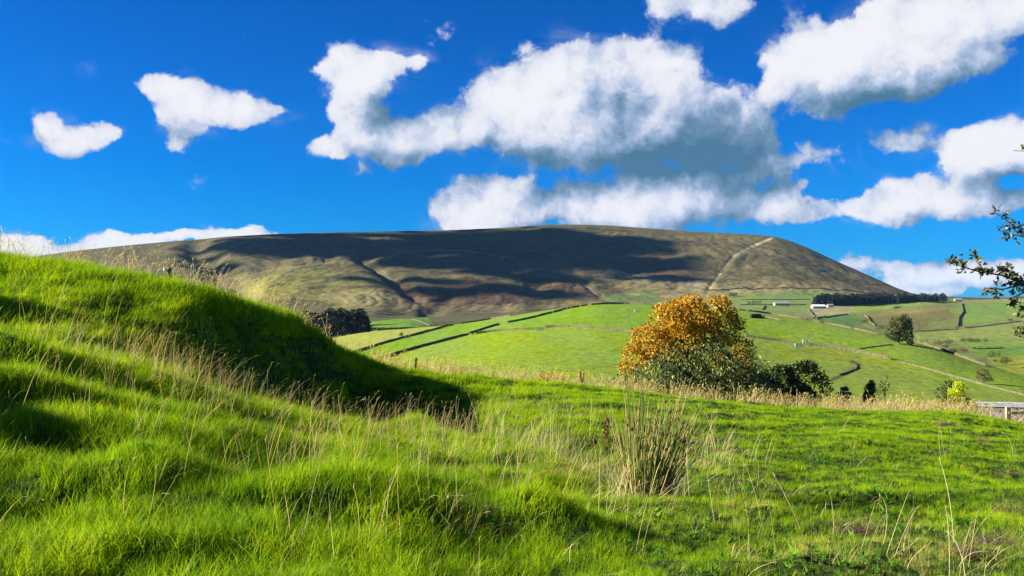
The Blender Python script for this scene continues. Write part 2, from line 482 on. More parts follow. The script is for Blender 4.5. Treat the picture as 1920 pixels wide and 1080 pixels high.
FC = [(-900, 720), (200, 700), (500, 664), (560, 650), (605, 638), (690, 624), (850, 608), (958, 592), (1020, 583), (1083, 575), (1137, 570), (1225, 571), (1300, 575), (1387, 582), (1528, 603), (1657, 628), (1712, 640), (1849, 686), (1920, 708), (2200, 790), (3000, 900)]
FD = [(-900, 380), (200, 400), (605, 430), (850, 450), (1137, 460), (1387, 430), (1657, 370), (1849, 320), (1920, 300), (2200, 250), (3000, 220)]
FIELD_ROWS = [
    (45.0, 930), (100.0, 915),
    (175.0, [(-900, 800), (600, 745), (1000, 738), (1400, 765), (1700, 790), (1920, 800), (3000, 900)]),
    ([(-900, 270), (605, 290), (1137, 300), (1400, 290), (1657, 270), (1849, 245), (1920, 235), (2200, 220), (3000, 200)],
     [(-900, 760), (500, 695), (605, 680), (700, 676), (850, 660), (1000, 641), (1137, 636), (1300, 645), (1450, 668), (1657, 700), (1849, 738), (1920, 752), (2200, 820), (3000, 900)]),
    (FD, FC),
    ([(u, d * 1.15) for u, d in FD], off(FC, 9)),
    ([(u, d * 1.6 + 60) for u, d in FD], off(FC, 50)),
]


def field_relief(x, y, u):
    k = np.clip((y - 60) / 60, 0, 1)
    h = fbm(x * .012, y * .012, 3) * 1.2 + fbm(x * .06, y * .06, 3) * .30
    return h * k * np.clip(1 - np.abs(y - 450) / 150, .35, 1)


PENDLE = [(-1400, 600), (-700, 560), (-200, 512), (0, 490), (130, 472), (220, 462), (350, 450), (470, 441), (600, 436), (740, 434), (860, 431), (940, 427), (1000, 423), (1060, 421), (1130, 422), (1200, 427), (1300, 434), (1380, 438), (1445, 443), (1472, 449), (1510, 463), (1560, 486), (1610, 508), (1657, 529), (1690, 543), (1722, 552),
          (1780, 556), (1850, 558), (1920, 556), (2300, 545), (3300, 540)]
BASE = [(-1400, 640), (100, 610), (400, 604), (560, 599), (700, 596), (850, 594), (1000, 590), (1150, 575), (1240, 567), (1400, 561), (1545, 560), (1640, 561), (1722, 559), (1800, 563), (1920, 566), (2300, 560), (3300, 560)]
def blend(a, b, t, us=None):
    us = us or sorted(set([p[0] for p in a] + [p[0] for p in b]))
    uu = np.array(us, float)
    A, B = spec(a, uu), spec(b, uu)
    T_ = spec(t, uu) if isinstance(t, list) else t
    return [(float(x), float(v)) for x, v in zip(uu, A + (B - A) * T_)]


BD = [(-1400, 1300), (400, 1350), (850, 1450), (1240, 1650), (1545, 1800), (1722, 2000), (1920, 2100), (3300, 2100)]
CD = [(-1400, 2500), (0, 2600), (600, 2750), (1060, 2850), (1380, 2750), (1472, 2650), (1560, 2500), (1657, 2330), (1722, 2250), (1850, 2400), (1920, 2500), (3300, 2700)]
FAR_ROWS = [
    (480.0, [(-1400, 760), (400, 700), (700, 690), (900, 720), (1600, 760), (1800, 770), (1920, 780), (3300, 800)]),
    (620.0, [(-1400, 680), (400, 650), (560, 634), (690, 622), (760, 620), (850, 640), (1200, 660), (1400, 660), (1600, 668), (1712, 676), (1800, 690), (1920, 705), (3300, 720)]),
    (820.0, [(-1400, 650), (400, 625), (560, 612), (690, 604), (760, 600), (820, 604), (950, 612), (1200, 615), (1400, 612), (1528, 622), (1657, 646), (1760, 654), (1840, 658), (1920, 664), (3300, 680)]),
    (1100.0, [(-1400, 645), (400, 612), (560, 606), (700, 602), (850, 600), (1100, 592), (1300, 588), (1400, 588), (1528, 596), (1657, 608), (1760, 618), (1840, 621), (1920, 622), (3300, 620)]),
    (BD, BASE),
    ([(u, d + .28 * (c - d)) for (u, d), c in zip(BD, spec(CD, np.array([p[0] for p in BD], float)))], blend(BASE, PENDLE, [(-1400, .36), (600, .36), (900, .34), (1240, .22), (1500, .20), (1722, .2), (3300, .3)])),
    ([(u, d + .62 * (c - d)) for (u, d), c in zip(BD, spec(CD, np.array([p[0] for p in BD], float)))], blend(BASE, PENDLE, [(-1400, .68), (600, .66), (900, .66), (1240, .66), (1500, .66), (1722, .6), (3300, .6)])),
    ([(u, d + .90 * (c - d)) for (u, d), c in zip(BD, spec(CD, np.array([p[0] for p in BD], float)))], blend(BASE, PENDLE, .94)),
    (CD, PENDLE),
    ([(u, d * 1.12) for u, d in CD], off(PENDLE, 8)),
    ([(u, d * 1.7) for u, d in CD], off(PENDLE, lambda u: 60 if u < 1600 else 14)),
]
# gullies and spurs of the hill: (polyline of sight lines, half width px, depth m)
GULLIES = [
    ([(372, 470), (410, 505), (452, 538)], 26, -26), ([(545, 470), (500, 500), (462, 540)], 22, -14), ([(452, 530), (470, 560)], 14, -10),
    ([(676, 488), (740, 520), (768, 545)], 10, -14), ([(700, 500), (755, 548), (790, 562)], 7, -8), ([(900, 470), (960, 505), (1010, 530)], 14, -10), ([(1066, 505), (1124, 556)], 5, -5),
    ([(1445, 447), (1400, 467), (1376, 480), (1362, 497), (1345, 520), (1326, 546)], 4, -3),
    ([(600, 455), (620, 480)], 18, -7), ([(1130, 450), (1180, 490)], 26, -7), ([(960, 450), (1000, 480)], 20, -7),
    ([(1262, 470), (1230, 500), (1170, 515)], 16, -6), ([(840, 560), (800, 590)], 14, -8),
]
SPURS = [([(480, 520), (560, 502), (640, 497), (690, 520)], 24, 7), ([(500, 545), (640, 550), (700, 570)], 34, 9), ([(720, 490), (800, 477), (880, 478), (940, 490)], 16, 5), ([(1000, 505), (1100, 515), (1250, 540)], 14, 5),
         ([(860, 500), (900, 540), (980, 570)], 22, 5)]


def far_relief(x, y, u):
    D, Z = FAR0.knots(u)
    zz = pchip(D, Z, np.clip(y, D[0], D[-1]))
    v = HZ - zz / y * F
    up = (y > D[4] * .97) & (y < D[8] * 1.02)
    h = np.zeros(x.shape)
    for pl, w, dep in GULLIES + SPURS:
        q = polydist(pl, u, v)
        h += np.where(up, dep * np.exp(-(q / w) ** 2), 0)
    edge = np.clip((D[8] - y) / 140, 0.0, 1)
    k = np.clip((y - D[4]) / 200, 0, 1) * edge
    h += fbm(x * .0022, y * .0030, 6, .6) * 13 * k + fbm(x * .016, y * .012, 4, .6) * 4.5 * k
    rid = 1 - np.abs(perlin(x * .006 + .0016 * y, y * .0022 + 4.)) * 2
    h += (rid ** 2) * 3.5 * k
    wv = perlin(x * .004, y * .004) * 2.2
    h -= (np.clip(1 - np.abs(perlin(x * .011 + wv, y * .0026 + 7)) * 2.6, 0, 1) ** 2) * 3.6 * k * np.clip(.6 + fbm(x * .002, y * .002 + 30, 2) * 1.5, 0, 1)
    h -= (np.clip(1 - np.abs(perlin(x * .030 + wv * 2, y * .006 + 17)) * 2.4, 0, 1) ** 2) * 1.6 * k
    h += fbm(x * .006, y * .006, 3) * 3.0 * np.clip((y - 560) / 300, 0, 1) * np.clip((D[4] - y) / 200 + 1, .3, 1) * np.where(u > 1722, .4, 1) * np.where(edge > .1, 1, .25)
    return h * np.where(edge < .02, 0.15, 1)


NEAR = Terrain(NEAR_ROWS, near_relief)
FIELD = Terrain(FIELD_ROWS, field_relief)
FAR0 = Terrain(FAR_ROWS)
FAR = Terrain(FAR_ROWS, far_relief)

# --- soil of the near slope
m, k = new_mat('turf_soil')
g = k.n('ShaderNodeNewGeometry').outputs['Position']
n1 = k.noise(g, 3.0, 6, .6); n2 = k.noise(g, 22.0, 4, .6)
c = k.ramp(n1, [(.3, (.018, .038, .006)), (.55, (.040, .075, .010)), (.75, (.075, .070, .022))])
c = k.mix(k.m('MULTIPLY', n2, .6), c, (.03, .05, .008, 1))
b = k.n('ShaderNodeBsdfPrincipled', inp={'Base Color': c, 'Roughness': 1.0, 'Specular IOR Level': .1})
bn = k.n('ShaderNodeBump', inp={'Height': n2, 'Strength': .8, 'Distance': .05}); m.node_tree.links.new(bn.outputs[0], b.inputs['Normal'])
finish(m, k, b.outputs[0]); M_SOIL = m
me, V_, U_, PV_ = loft_mesh('near_ground', NEAR, -1300, 3200, 9, [4, 12, 40, 50, 40, 40, 40, 40, 20, 8])
tag(link('near_ground', me, M_SOIL), kind='structure')


def field_material(name, sc_a, sc_b, streak, bump_d, bump_s=1.0):
    m, k = new_mat(name)
    g = k.n('ShaderNodeNewGeometry').outputs['Position']
    col = k.n('ShaderNodeAttribute', attribute_name='Col').outputs['Color']
    gs = k.vm('MULTIPLY', g, streak)
    a = k.noise(gs, sc_a, 6, .62); b_ = k.noise(g, sc_b, 5, .65)
    hsv = k.n('ShaderNodeHueSaturation', inp={'Color': col, 'Hue': k.lin(a, .25, .75, .482, .518), 'Value': k.lin(b_, .25, .75, .42, 1.6), 'Saturation': k.lin(a, .2, .8, 1.12, .82)})
    c = k.mix(k.ss(a, .52, .72, 0, .35), hsv.outputs[0], k.mix(1.0, col, (1.5, 1.05, 1.2, 1), 'MULTIPLY'))
    p = k.n('ShaderNodeBsdfPrincipled', inp={'Base Color': c, 'Roughness': .95, 'Specular IOR Level': .12})
    bn = k.n('ShaderNodeBump', inp={'Height': k.m('ADD', a, b_), 'Strength': bump_s, 'Distance': bump_d}); m.node_tree.links.new(bn.outputs[0], p.inputs['Normal'])
    return finish(m, k, p.outputs[0])


# --- field hill
M_FIELD = field_material('pasture', .05, .45, (1, .35, 1), .35)
me, V_, U_, PV_ = loft_mesh('pasture_hill', FIELD, -300, 2500, 4, [6, 20, 130, 170, 24, 8])
G1 = (.195, .310, .010); G2 = (.165, .300, .008); G3 = (.200, .270, .040); PALE = (.27, .30, .09); OLIVE = (.17, .19, .05); TAN = (.33, .29, .12)
col = np.tile(np.array(G1), (len(V_), 1))
def paint(poly, c, feather=None):
    msk = inpoly(poly, U_, PV_); col[msk] = c
paint([(560, 700), (560, 640), (605, 630), (690, 612), (870, 595), (860, 606), (717, 644), (654, 668), (640, 700)], (.30, .33, .06))
paint([(654, 668), (717, 645), (850, 610), (960, 590), (1020, 580), (1083, 573), (1000, 596), (937, 608), (879, 627), (783, 652), (712, 676)], G2)
paint([(712, 680), (783, 653), (881, 629), (1004, 619), (1183, 622), (1300, 640), (1400, 700), (1100, 760), (600, 760)], (.205, .315, .012))
paint([(937, 609), (1000, 596), (1083, 574), (1140, 566), (1400, 566), (1330, 620), (1183, 620), (1083, 613), (1004, 617)], G2)
paint([(1400, 625), (1480, 640), (1560, 648), (1650, 672), (1720, 690), (1780, 712), (1850, 727), (1920, 745), (1920, 800), (1400, 800)], (.225, .315, .025))
dq = polydist([(1475, 655), (1545, 662), (1600, 672), (1580, 700), (1530, 690)], U_, PV_)
w = np.clip(1 - dq / 14, 0, 1)[:, None] * .5 * (.5 + .5 * fbm(V_[:, 0] * .2, V_[:, 1] * .1)[:, None]).clip(0, 1); col = col * (1 - w) + np.array((.16, .15, .05)) * w
dq = polydist([(1560, 712), (1588, 700), (1612, 684), (1598, 678)], U_, PV_)
w = np.clip(1 - dq / 5, 0, 1)[:, None]; col = col * (1 - w) + np.array((.06, .05, .02)) * w
dq = polydist([(1625, 700), (1640, 690), (1630, 678), (1600, 668), (1540, 668)], U_, PV_)
w = np.clip(1 - dq / 5, 0, 1)[:, None] * .6; col = col * (1 - w) + np.array((.24, .27, .06)) * w
fattr(me, 'Col', col * np.array((.70, .70, .5)), 'FLOAT_COLOR')
tag(link('pasture_hill', me, M_FIELD), kind='structure')

# --- valley and the moor hill in one sheet
M_MOOR = field_material('moor_and_valley', .022, .11, (1, .6, 1), 2.5, .8)
me, V_, U_, PV_ = loft_mesh('moor_hill', FAR, -600, 2400, 3.3, [8, 26, 36, 46, 90, 110, 90, 30, 8, 6])
n = len(V_)
X_, Y_ = V_[:, 0], V_[:, 1]
base_d = spec(BD, U_)
f1 = fbm(X_ * .004, Y_ * .006, 5, .6)[:, None]; f2 = fbm(X_ * .03, Y_ * .05, 4, .6)[:, None]
moor = np.array((.150, .125, .054)) + (np.array((.085, .075, .036)) - np.array((.150, .125, .054))) * np.clip(.5 + f1 * 1.1 + f2 * 1.3, 0, 1)
hgt = np.clip((PV_ - spec(PENDLE, U_)) / (spec(BASE, U_) - spec(PENDLE, U_)), 0, 1.2)[:, None]
low = np.array((.27, .225, .10))
wl = np.clip((hgt - .62) * 4 + f2 * 1.0, 0, 1) * np.clip((U_[:, None] - 1150) / 150, 0, 1)
moor = moor * (1 - wl) + low * wl
# green-yellow grass on the left spur
wq = np.clip(1.25 - np.hypot((U_ - 570) / 150, (PV_ - 545) / 42), 0, 1)[:, None]
wq = np.clip(wq * 1.6 + f2 * .8 - .1, 0, 1) * (wq > 0)
moor = moor * (1 - wq) + (np.array((.215, .205, .050)) + f1 * .06) * wq
wq = np.clip(1.2 - np.hypot((U_ - 690) / 110, (PV_ - 560) / 22), 0, 1)[:, None]; wq = np.clip(wq * 1.2 + f2 * .9 - .1, 0, .9) * (wq > 0)
moor = moor * (1 - wq) + np.array((.27, .235, .10)) * wq
far_green = np.array((.20, .24, .055))
isv = np.clip((base_d - Y_) / 30 + .5 + f2[:, 0] * 1.0, 0, 1)[:, None]
left = np.clip((1150 - U_) / 80, 0, 1)[:, None]
vcol = far_green * (1 - left) + np.array((.10, .105, .040)) * left
col = moor * (1 - isv) + vcol * isv
def paint(poly, c, jit=2.0):
    jx = U_ + perlin(X_ * .05, Y_ * .05) * jit; jy = PV_ + perlin(X_ * .05 + 9, Y_ * .05) * jit * .35
    col[inpoly(poly, jx, jy)] = c
HEA = (.085, .040, .030)
def patchy(poly, c, amt=.0):
    jx = U_ + perlin(X_ * .012, Y_ * .012) * 26 + perlin(X_ * .05, Y_ * .05) * 8; jy = PV_ + perlin(X_ * .012 + 9, Y_ * .012) * 12 + perlin(X_ * .05 + 3, Y_ * .05) * 4
    mk = inpoly(poly, jx, jy) & (f2[:, 0] > -.28 + amt)
    col[mk] = col[mk] * .25 + np.array(c) * .75
patchy([(717, 537), (790, 538), (860, 524), (930, 528), (1010, 560), (960, 574), (880, 576), (760, 574)], HEA)
patchy([(975, 512), (1050, 520), (1125, 552), (1120, 562), (1030, 546), (990, 530)], HEA, .1)
patchy([(1160, 480), (1250, 478), (1310, 500), (1300, 525), (1230, 520), (1180, 505)], (.135, .075, .045), .05)
patchy([(470, 560), (560, 556), (640, 575), (560, 590), (480, 585)], (.085, .075, .030), .15)
patchy([(380, 500), (430, 495), (450, 540), (420, 545)], (.09, .07, .045), .1)
# pale grass slopes
patchy([(1080, 503), (1180, 515), (1290, 530), (1340, 548), (1240, 552), (1130, 530)], (.25, .205, .095))
patchy([(900, 570), (1000, 575), (1100, 560), (1130, 568), (1000, 585), (880, 584)], (.20, .165, .075))
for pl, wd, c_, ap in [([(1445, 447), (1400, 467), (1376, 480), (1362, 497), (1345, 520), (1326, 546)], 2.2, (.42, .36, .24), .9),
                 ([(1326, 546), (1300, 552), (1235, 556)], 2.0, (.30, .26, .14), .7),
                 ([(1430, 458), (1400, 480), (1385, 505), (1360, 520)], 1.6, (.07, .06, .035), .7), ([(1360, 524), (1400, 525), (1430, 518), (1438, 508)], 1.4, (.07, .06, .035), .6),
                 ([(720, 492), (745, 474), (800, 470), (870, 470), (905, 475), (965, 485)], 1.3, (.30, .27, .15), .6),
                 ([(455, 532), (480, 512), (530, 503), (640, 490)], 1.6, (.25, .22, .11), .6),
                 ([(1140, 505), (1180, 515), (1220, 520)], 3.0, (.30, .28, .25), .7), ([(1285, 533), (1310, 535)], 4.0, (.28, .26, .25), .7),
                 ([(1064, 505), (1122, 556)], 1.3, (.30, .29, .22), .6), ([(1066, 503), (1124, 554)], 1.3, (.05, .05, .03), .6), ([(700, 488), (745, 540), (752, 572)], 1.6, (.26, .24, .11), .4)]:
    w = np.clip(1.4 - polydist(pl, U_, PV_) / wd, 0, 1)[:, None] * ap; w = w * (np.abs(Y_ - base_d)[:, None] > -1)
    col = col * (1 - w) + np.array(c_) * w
# fields of the valley
GR = (.18, .32, .04); YG = (.27, .35, .035)
paint([(1125, 552), (1233, 548), (1240, 568), (1140, 572)], (.12, .17, .05))
for poly, c_ in [
    ([(1330, 555), (1400, 552), (1480, 547), (1520, 546), (1545, 545), (1572, 557), (1522, 561), (1387, 561)], (.17, .25, .06)),
    ([(1578, 553), (1655, 557), (1640, 560), (1580, 558)], (.17, .27, .06)),
    ([(1387, 562), (1522, 562), (1520, 571), (1387, 570)], (.19, .27, .07)), ([(1387, 572), (1516, 572), (1516, 582), (1480, 588), (1387, 580)], (.19, .28, .06)),
    ([(1480, 590), (1516, 582), (1522, 596), (1500, 600)], (.26, .25, .11)),
    ([(1520, 578), (1597, 572), (1603, 585), (1530, 597)], (.36, .33, .15)), ([(1597, 573), (1680, 568), (1677, 578), (1603, 587)], YG),
    ([(1680, 567), (1797, 563), (1797, 570), (1690, 575)], (.21, .30, .05)), ([(1523, 597), (1587, 589), (1610, 590), (1617, 607), (1597, 612), (1550, 606)], (.12, .24, .04)),
    ([(1630, 590), (1777, 574), (1777, 580), (1697, 589), (1630, 596)], (.30, .22, .07)), ([(1627, 596), (1697, 589), (1793, 580), (1793, 616), (1710, 623), (1638, 612)], (.20, .20, .05)),
    ([(1740, 605), (1790, 598), (1792, 612), (1745, 614)], (.20, .25, .05)), ([(1780, 578), (1800, 577), (1800, 586), (1784, 588)], (.20, .30, .05)),
    ([(1808, 572), (1832, 571), (1885, 593), (1855, 602), (1807, 608)], (.18, .31, .045)), ([(1840, 570), (1925, 570), (1925, 588), (1894, 592)], (.18, .31, .045)),
    ([(1800, 563), (1925, 560), (1925, 568), (1800, 569)], (.24, .29, .07)),
    ([(1707, 624), (1796, 618), (1925, 605), (1925, 634), (1796, 640), (1722, 634)], (.24, .30, .055)),
    ([(1784, 642), (1925, 637), (1925, 648), (1811, 650)], (.19, .31, .035)), ([(1811, 652), (1925, 649), (1925, 664), (1850, 669)], (.15, .28, .02)), ([(1850, 670), (1925, 665), (1925, 700), (1880, 700)], (.27, .32, .02)),
    ([(683, 605), (750, 597), (790, 600), (806, 613), (760, 616), (690, 623)], (.13, .27, .015)), ([(775, 596), (802, 595), (816, 612), (797, 612)], (.11, .21, .02)),
    ([(560, 640), (690, 623), (800, 616), (850, 606), (850, 640)], (.20, .25, .05)),
]: paint(poly, c_)
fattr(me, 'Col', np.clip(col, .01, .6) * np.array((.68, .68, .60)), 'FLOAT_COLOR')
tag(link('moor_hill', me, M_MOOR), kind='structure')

# --- land below and beyond, so that the ground reaches the horizon everywhere
bm_v = [(-16000, -16000, -75), (16000, -16000, -75), (16000, 16000, -75), (-16000, 16000, -75)]
me = mesh_np('valley_floor', bm_v, [(0, 1, 2, 3)])
tag(link('valley_floor', me, simple_mat('valley_grass', (.12, .19, .03), 1, .3, .01)), kind='structure')

# ------------------------------------------------------------------ unseen clouds added left of the picture to shade the hill
def cloud_mesh(name, puffs, seed):
    rr = np.random.default_rng(seed)
    import bmesh
    bm = bmesh.new(); bmesh.ops.create_icosphere(bm, subdivisions=2, radius=1.0)
    sv = np.array([v.co[:] for v in bm.verts]); sf = np.array([[v.index for v in f.verts] for f in bm.faces]); bm.free()
    V, Fc = [], []; o = 0
    for (x, y, z, r) in puffs:
        n_ = 1 + .28 * fbm(sv[:, 0] * 2 + x * .01, sv[:, 1] * 2 + sv[:, 2] * 1.7 + y * .01, 3)[:, None]
        p = sv * n_ * np.array([r, r, r * .62]) + np.array([x, y, z]); V.append(p); Fc.append(sf + o); o += len(p)
    return mesh_np(name, np.concatenate(V), np.concatenate(Fc), 3, True)


m, k = new_mat('shade_cloud')
d_ = k.n('ShaderNodeBsdfDiffuse', inp={'Color': (.9, .9, .92, 1)}); t_ = k.n('ShaderNodeBsdfTranslucent', inp={'Color': (.9, .9, .92, 1)})
M_SHADE_CLOUD = finish(m, k, k.n('ShaderNodeMixShader', inp={0: .5, 1: d_.outputs[0], 2: t_.outputs[0]}).outputs[0])


def shading_cloud(targets, alt, seed, label):
    """targets: (u, v, half width m, half height m) places on the hill that lie in the shade of this cloud"""
    rr = np.random.default_rng(seed); pf = []
    for (u, v, hw, hh) in targets:
        p = FAR.hit(u, v, 1200, 3400)
        t = (alt - p.z) / to_sun.z
        c0 = p + to_sun * t
        nn = max(6, int(hw * hh / 1500))
        for i in range(nn):
            a = rr.uniform(0, 2 * math.pi); q = math.sqrt(rr.uniform()) * 1.22; e = 1 if q < .68 else (.5 if q < .95 else .28)
            pf.append((c0.x + math.cos(a) * q * hw, c0.y + math.sin(a) * q * hh, c0.z + rr.uniform(-30, 30), rr.uniform(45, 85) * e))
    me = cloud_mesh('cloud', pf, seed)
    o = link('cloud', me, M_SHADE_CLOUD); tag(o, label, 'cloud', kind='structure')  # never in view, added to keep the sun off parts of the hill


SHADES = True
if SHADES:
    shading_cloud([(690, 458, 420, 230), (560, 462, 200, 230), (900, 455, 300, 240), (860, 490, 200, 110), (425, 492, 60, 130)], 1750, 1, 'broad grey unseen cloud added left of the view to shade the top of the hill')
    shading_cloud([(1070, 455, 220, 260), (1130, 485, 200, 150), (1030, 485, 150, 120)], 1850, 2, 'smaller unseen cloud added left of the view to shade the middle of the hill')
    shading_cloud([(860, 545, 210, 70), (760, 520, 70, 90), (960, 520, 130, 70), (1230, 520, 80, 60)], 1800, 3, 'loose unseen cloud added left of the view to shade the dark heather below the ridge')

# ------------------------------------------------------------------ scattering of grass
class Grid:
    def __init__(s, T, x0, x1, y0, y1, h):
        s.x0, s.y0, s.h = x0, y0, h
        xs = np.arange(x0, x1, h); ys = np.arange(y0, y1, h)
        X, Y = np.meshgrid(xs, ys); s.Z = T.z(X.ravel(), Y.ravel()).reshape(X.shape)
    def z(s, x, y):
        fx = np.clip((x - s.x0) / s.h, 0, s.Z.shape[1] - 1.001); fy = np.clip((y - s.y0) / s.h, 0, s.Z.shape[0] - 1.001)
        i = fx.astype(int); j = fy.astype(int); a = fx - i; b = fy - j; Z = s.Z
        return (Z[j, i] * (1 - a) + Z[j, i + 1] * a) * (1 - b) + (Z[j + 1, i] * (1 - a) + Z[j + 1, i + 1] * a) * b


NG = Grid(NEAR, -26, 26, 2.2, 34, .07)


def blades(n, rad, h0, h1, w, lean, seed, segs=3, windy=.35, head=None):
    rr = np.random.default_rng(seed); V, Fq, rnd, tt = [], [], [], []; o = 0
    for i in range(n):
        a = rr.uniform(0, 2 * math.pi); q = rad * math.sqrt(rr.uniform()); bx, by = q * math.cos(a), q * math.sin(a)
        h = rr.uniform(h0, h1); ang = rr.uniform(0, 2 * math.pi); l = h * lean * rr.uniform(.2, 1.3)
        dx = math.cos(ang) * l + windy * h * rr.uniform(.2, 1.3); dy = math.sin(ang) * l
        fa = rr.uniform(0, math.pi); wx, wy = math.cos(fa) * w * .5, math.sin(fa) * w * .5
        droop = rr.uniform(.0, .35) * h
        for s_ in range(segs + 1):
            t = s_ / segs
            px = bx + dx * t ** 1.7; py = by + dy * t ** 1.7; pz = h * t - droop * t ** 3 - .015
            ww = (1 - t * .88) if not head else (1.0 if t < .99 else .5)
            V += [(px - wx * ww, py - wy * ww, pz), (px + wx * ww, py + wy * ww, pz)]
            tt += [t, t]
        r_ = rr.uniform()
        rnd += [r_] * (2 * (segs + 1))
        for s_ in range(segs): b = o + 2 * s_; Fq.append((b, b + 1, b + 3, b + 2))
        o += 2 * (segs + 1)
        if head:
            hl, hw = head; t0 = np.array(V[-2]); dirv = np.array([dx * 1.7, dy * 1.7, h - 3 * droop]); dirv /= np.linalg.norm(dirv)
            base = t0 - dirv * hl * .2
            for kx in ((wx, wy), (-wy, wx)):
                sc_ = hw / w
                pts = [base, base + dirv * hl * .4 + np.array([kx[0] * sc_, kx[1] * sc_, 0]), base + dirv * hl + np.array([.012, 0, -.006]), base + dirv * hl * .4 - np.array([kx[0] * sc_, kx[1] * sc_, 0])]
                V += [tuple(p) for p in pts]; tt += [1] * 4; rnd += [r_] * 4; Fq.append((o, o + 1, o + 2, o + 3)); o += 4
    me = mesh_np('blades', V, Fq, 4, True)
    fattr(me, 'rnd', rnd); fattr(me, 't', tt)
    return me


def scatter(name, srcs, P, yaw, scl, var, attrs=None, tilt=None):
    n_ = len(P)
    me = bpy.data.meshes.new(name); me.vertices.add(n_); me.vertices.foreach_set('co', np.asarray(P, np.float32).ravel())
    rot = np.zeros((n_, 3)); rot[:, 2] = yaw
    if tilt is not None: rot[:, 0] = tilt[0]; rot[:, 1] = tilt[1]
    fattr(me, 'rot', rot, 'FLOAT_VECTOR'); fattr(me, 'scl', scl)
    a = me.attributes.new('var', 'INT', 'POINT'); a.data.foreach_set('value', np.asarray(var, np.int32))
    for kk, vv in (attrs or {}).items(): fattr(me, kk, vv)
    o = link(name, me)
    g = bpy.data.node_groups.new(name + '_nodes', 'GeometryNodeTree')
    g.interface.new_socket('Geometry', in_out='INPUT', socket_type='NodeSocketGeometry')
    g.interface.new_socket('Geometry', in_out='OUTPUT', socket_type='NodeSocketGeometry')
    N = g.nodes; L = g.links
    gi = N.new('NodeGroupInput'); go = N.new('NodeGroupOutput'); iop = N.new('GeometryNodeInstanceOnPoints'); jn = N.new('GeometryNodeJoinGeometry')
    for s_ in srcs:
        ob = bpy.data.objects.new('blade_source', s_)
        oi = N.new('GeometryNodeObjectInfo'); oi.inputs['Object'].default_value = ob; oi.inputs['As Instance'].default_value = True
        L.new(oi.outputs['Geometry'], jn.inputs[0])
    def na(nm, dt):
        q = N.new('GeometryNodeInputNamedAttribute'); q.data_type = dt; q.inputs[0].default_value = nm; return q.outputs[0]
    e2r = N.new('FunctionNodeEulerToRotation'); L.new(na('rot', 'FLOAT_VECTOR'), e2r.inputs[0])
    L.new(gi.outputs[0], iop.inputs['Points']); L.new(jn.outputs[0], iop.inputs['Instance']); iop.inputs['Pick Instance'].default_value = True
    L.new(na('var', 'INT'), iop.inputs['Instance Index']); L.new(e2r.outputs[0], iop.inputs['Rotation']); L.new(na('scl', 'FLOAT'), iop.inputs['Scale'])
    L.new(iop.outputs[0], go.inputs[0])
    md = o.modifiers.new('scatter', 'NODES'); md.node_group = g
    return o


def grass_mat(name, stops, dry, transl=.45, base=None):
    m, k = new_mat(name)
    r = k.n('ShaderNodeAttribute', attribute_name='rnd').outputs['Fac']
    tone = k.n('ShaderNodeAttribute', attribute_name='tone', attribute_type='INSTANCER').outputs['Fac']
    dr = k.n('ShaderNodeAttribute', attribute_name='dry', attribute_type='INSTANCER').outputs['Fac']
    c = k.ramp(k.m('ADD', k.m('MULTIPLY', r, .5), k.m('MULTIPLY', tone, .5)), stops)
    c = k.mix(k.ss(k.m('ADD', k.m('MULTIPLY', r, .6), dr), .85, 1.05), c, (*dry, 1))
    d = k.n('ShaderNodeBsdfPrincipled', inp={'Base Color': c, 'Roughness': .6, 'Specular IOR Level': .08})
    ct = k.mix(1.0, c, (1.25, 1.15, .45, 1), 'MULTIPLY')
    t = k.n('ShaderNodeBsdfTranslucent', inp={'Color': ct})
    return finish(m, k, k.n('ShaderNodeMixShader', inp={0: transl, 1: d.outputs[0], 2: t.outputs[0]}).outputs[0])


GREEN_STOPS = [(0.0, (.030, .090, .002)), (.35, (.105, .235, .003)), (.62, (.230, .390, .004)), (1.0, (.480, .530, .015))]
M_GRASS = grass_mat('grass_blades', GREEN_STOPS, (.50, .40, .15))
M_STRAW = grass_mat('straw_stems', [(0, (.34, .27, .12)), (.5, (.50, .42, .21)), (1, (.66, .58, .34))], (.55, .45, .22), .35)

# lawn-like cover of the near slope
def sample_near(rho_fn, y0, y1, margin=1.6, cell=None):
    out = []
    ys = np.linspace(y0, y1, 25)
    for a, b in zip(ys[:-1], ys[1:]):
        hw = .60 * b + margin; area = 2 * hw * (b - a); n_ = RNG.poisson(area * rho_fn((a + b) / 2))
        out.append(np.stack([RNG.uniform(-hw, hw, n_), RNG.uniform(a, b, n_)], 1))
    return np.concatenate(out)


def uvof(x, y, z): return 960 + F * x / y, HZ - F * z / y


def gz(p): return NG.z(p[:, 0], p[:, 1])


def zone(u, v, lst):
    """soft sum of ellipses in bearings"""
    w = np.zeros(u.shape)
    for (cu, cv, ru, rv, s_) in lst: w = np.maximum(w, s_ * np.exp(-(((u - cu) / ru) ** 2 + ((v - cv) / rv) ** 2)))
    return w


DRY_ZONES = [(1650, 1060, 330, 90, .75), (1350, 960, 200, 70, .5), (1220, 900, 120, 60, .75), (1100, 880, 140, 30, .8), (760, 760, 160, 50, .35), (1900, 1020, 100, 80, .5), (1720, 980, 160, 40, .35), (0, 780, 120, 60, .3), (1560, 870, 100, 80, .3), (1000, 1000, 200, 50, .3)]


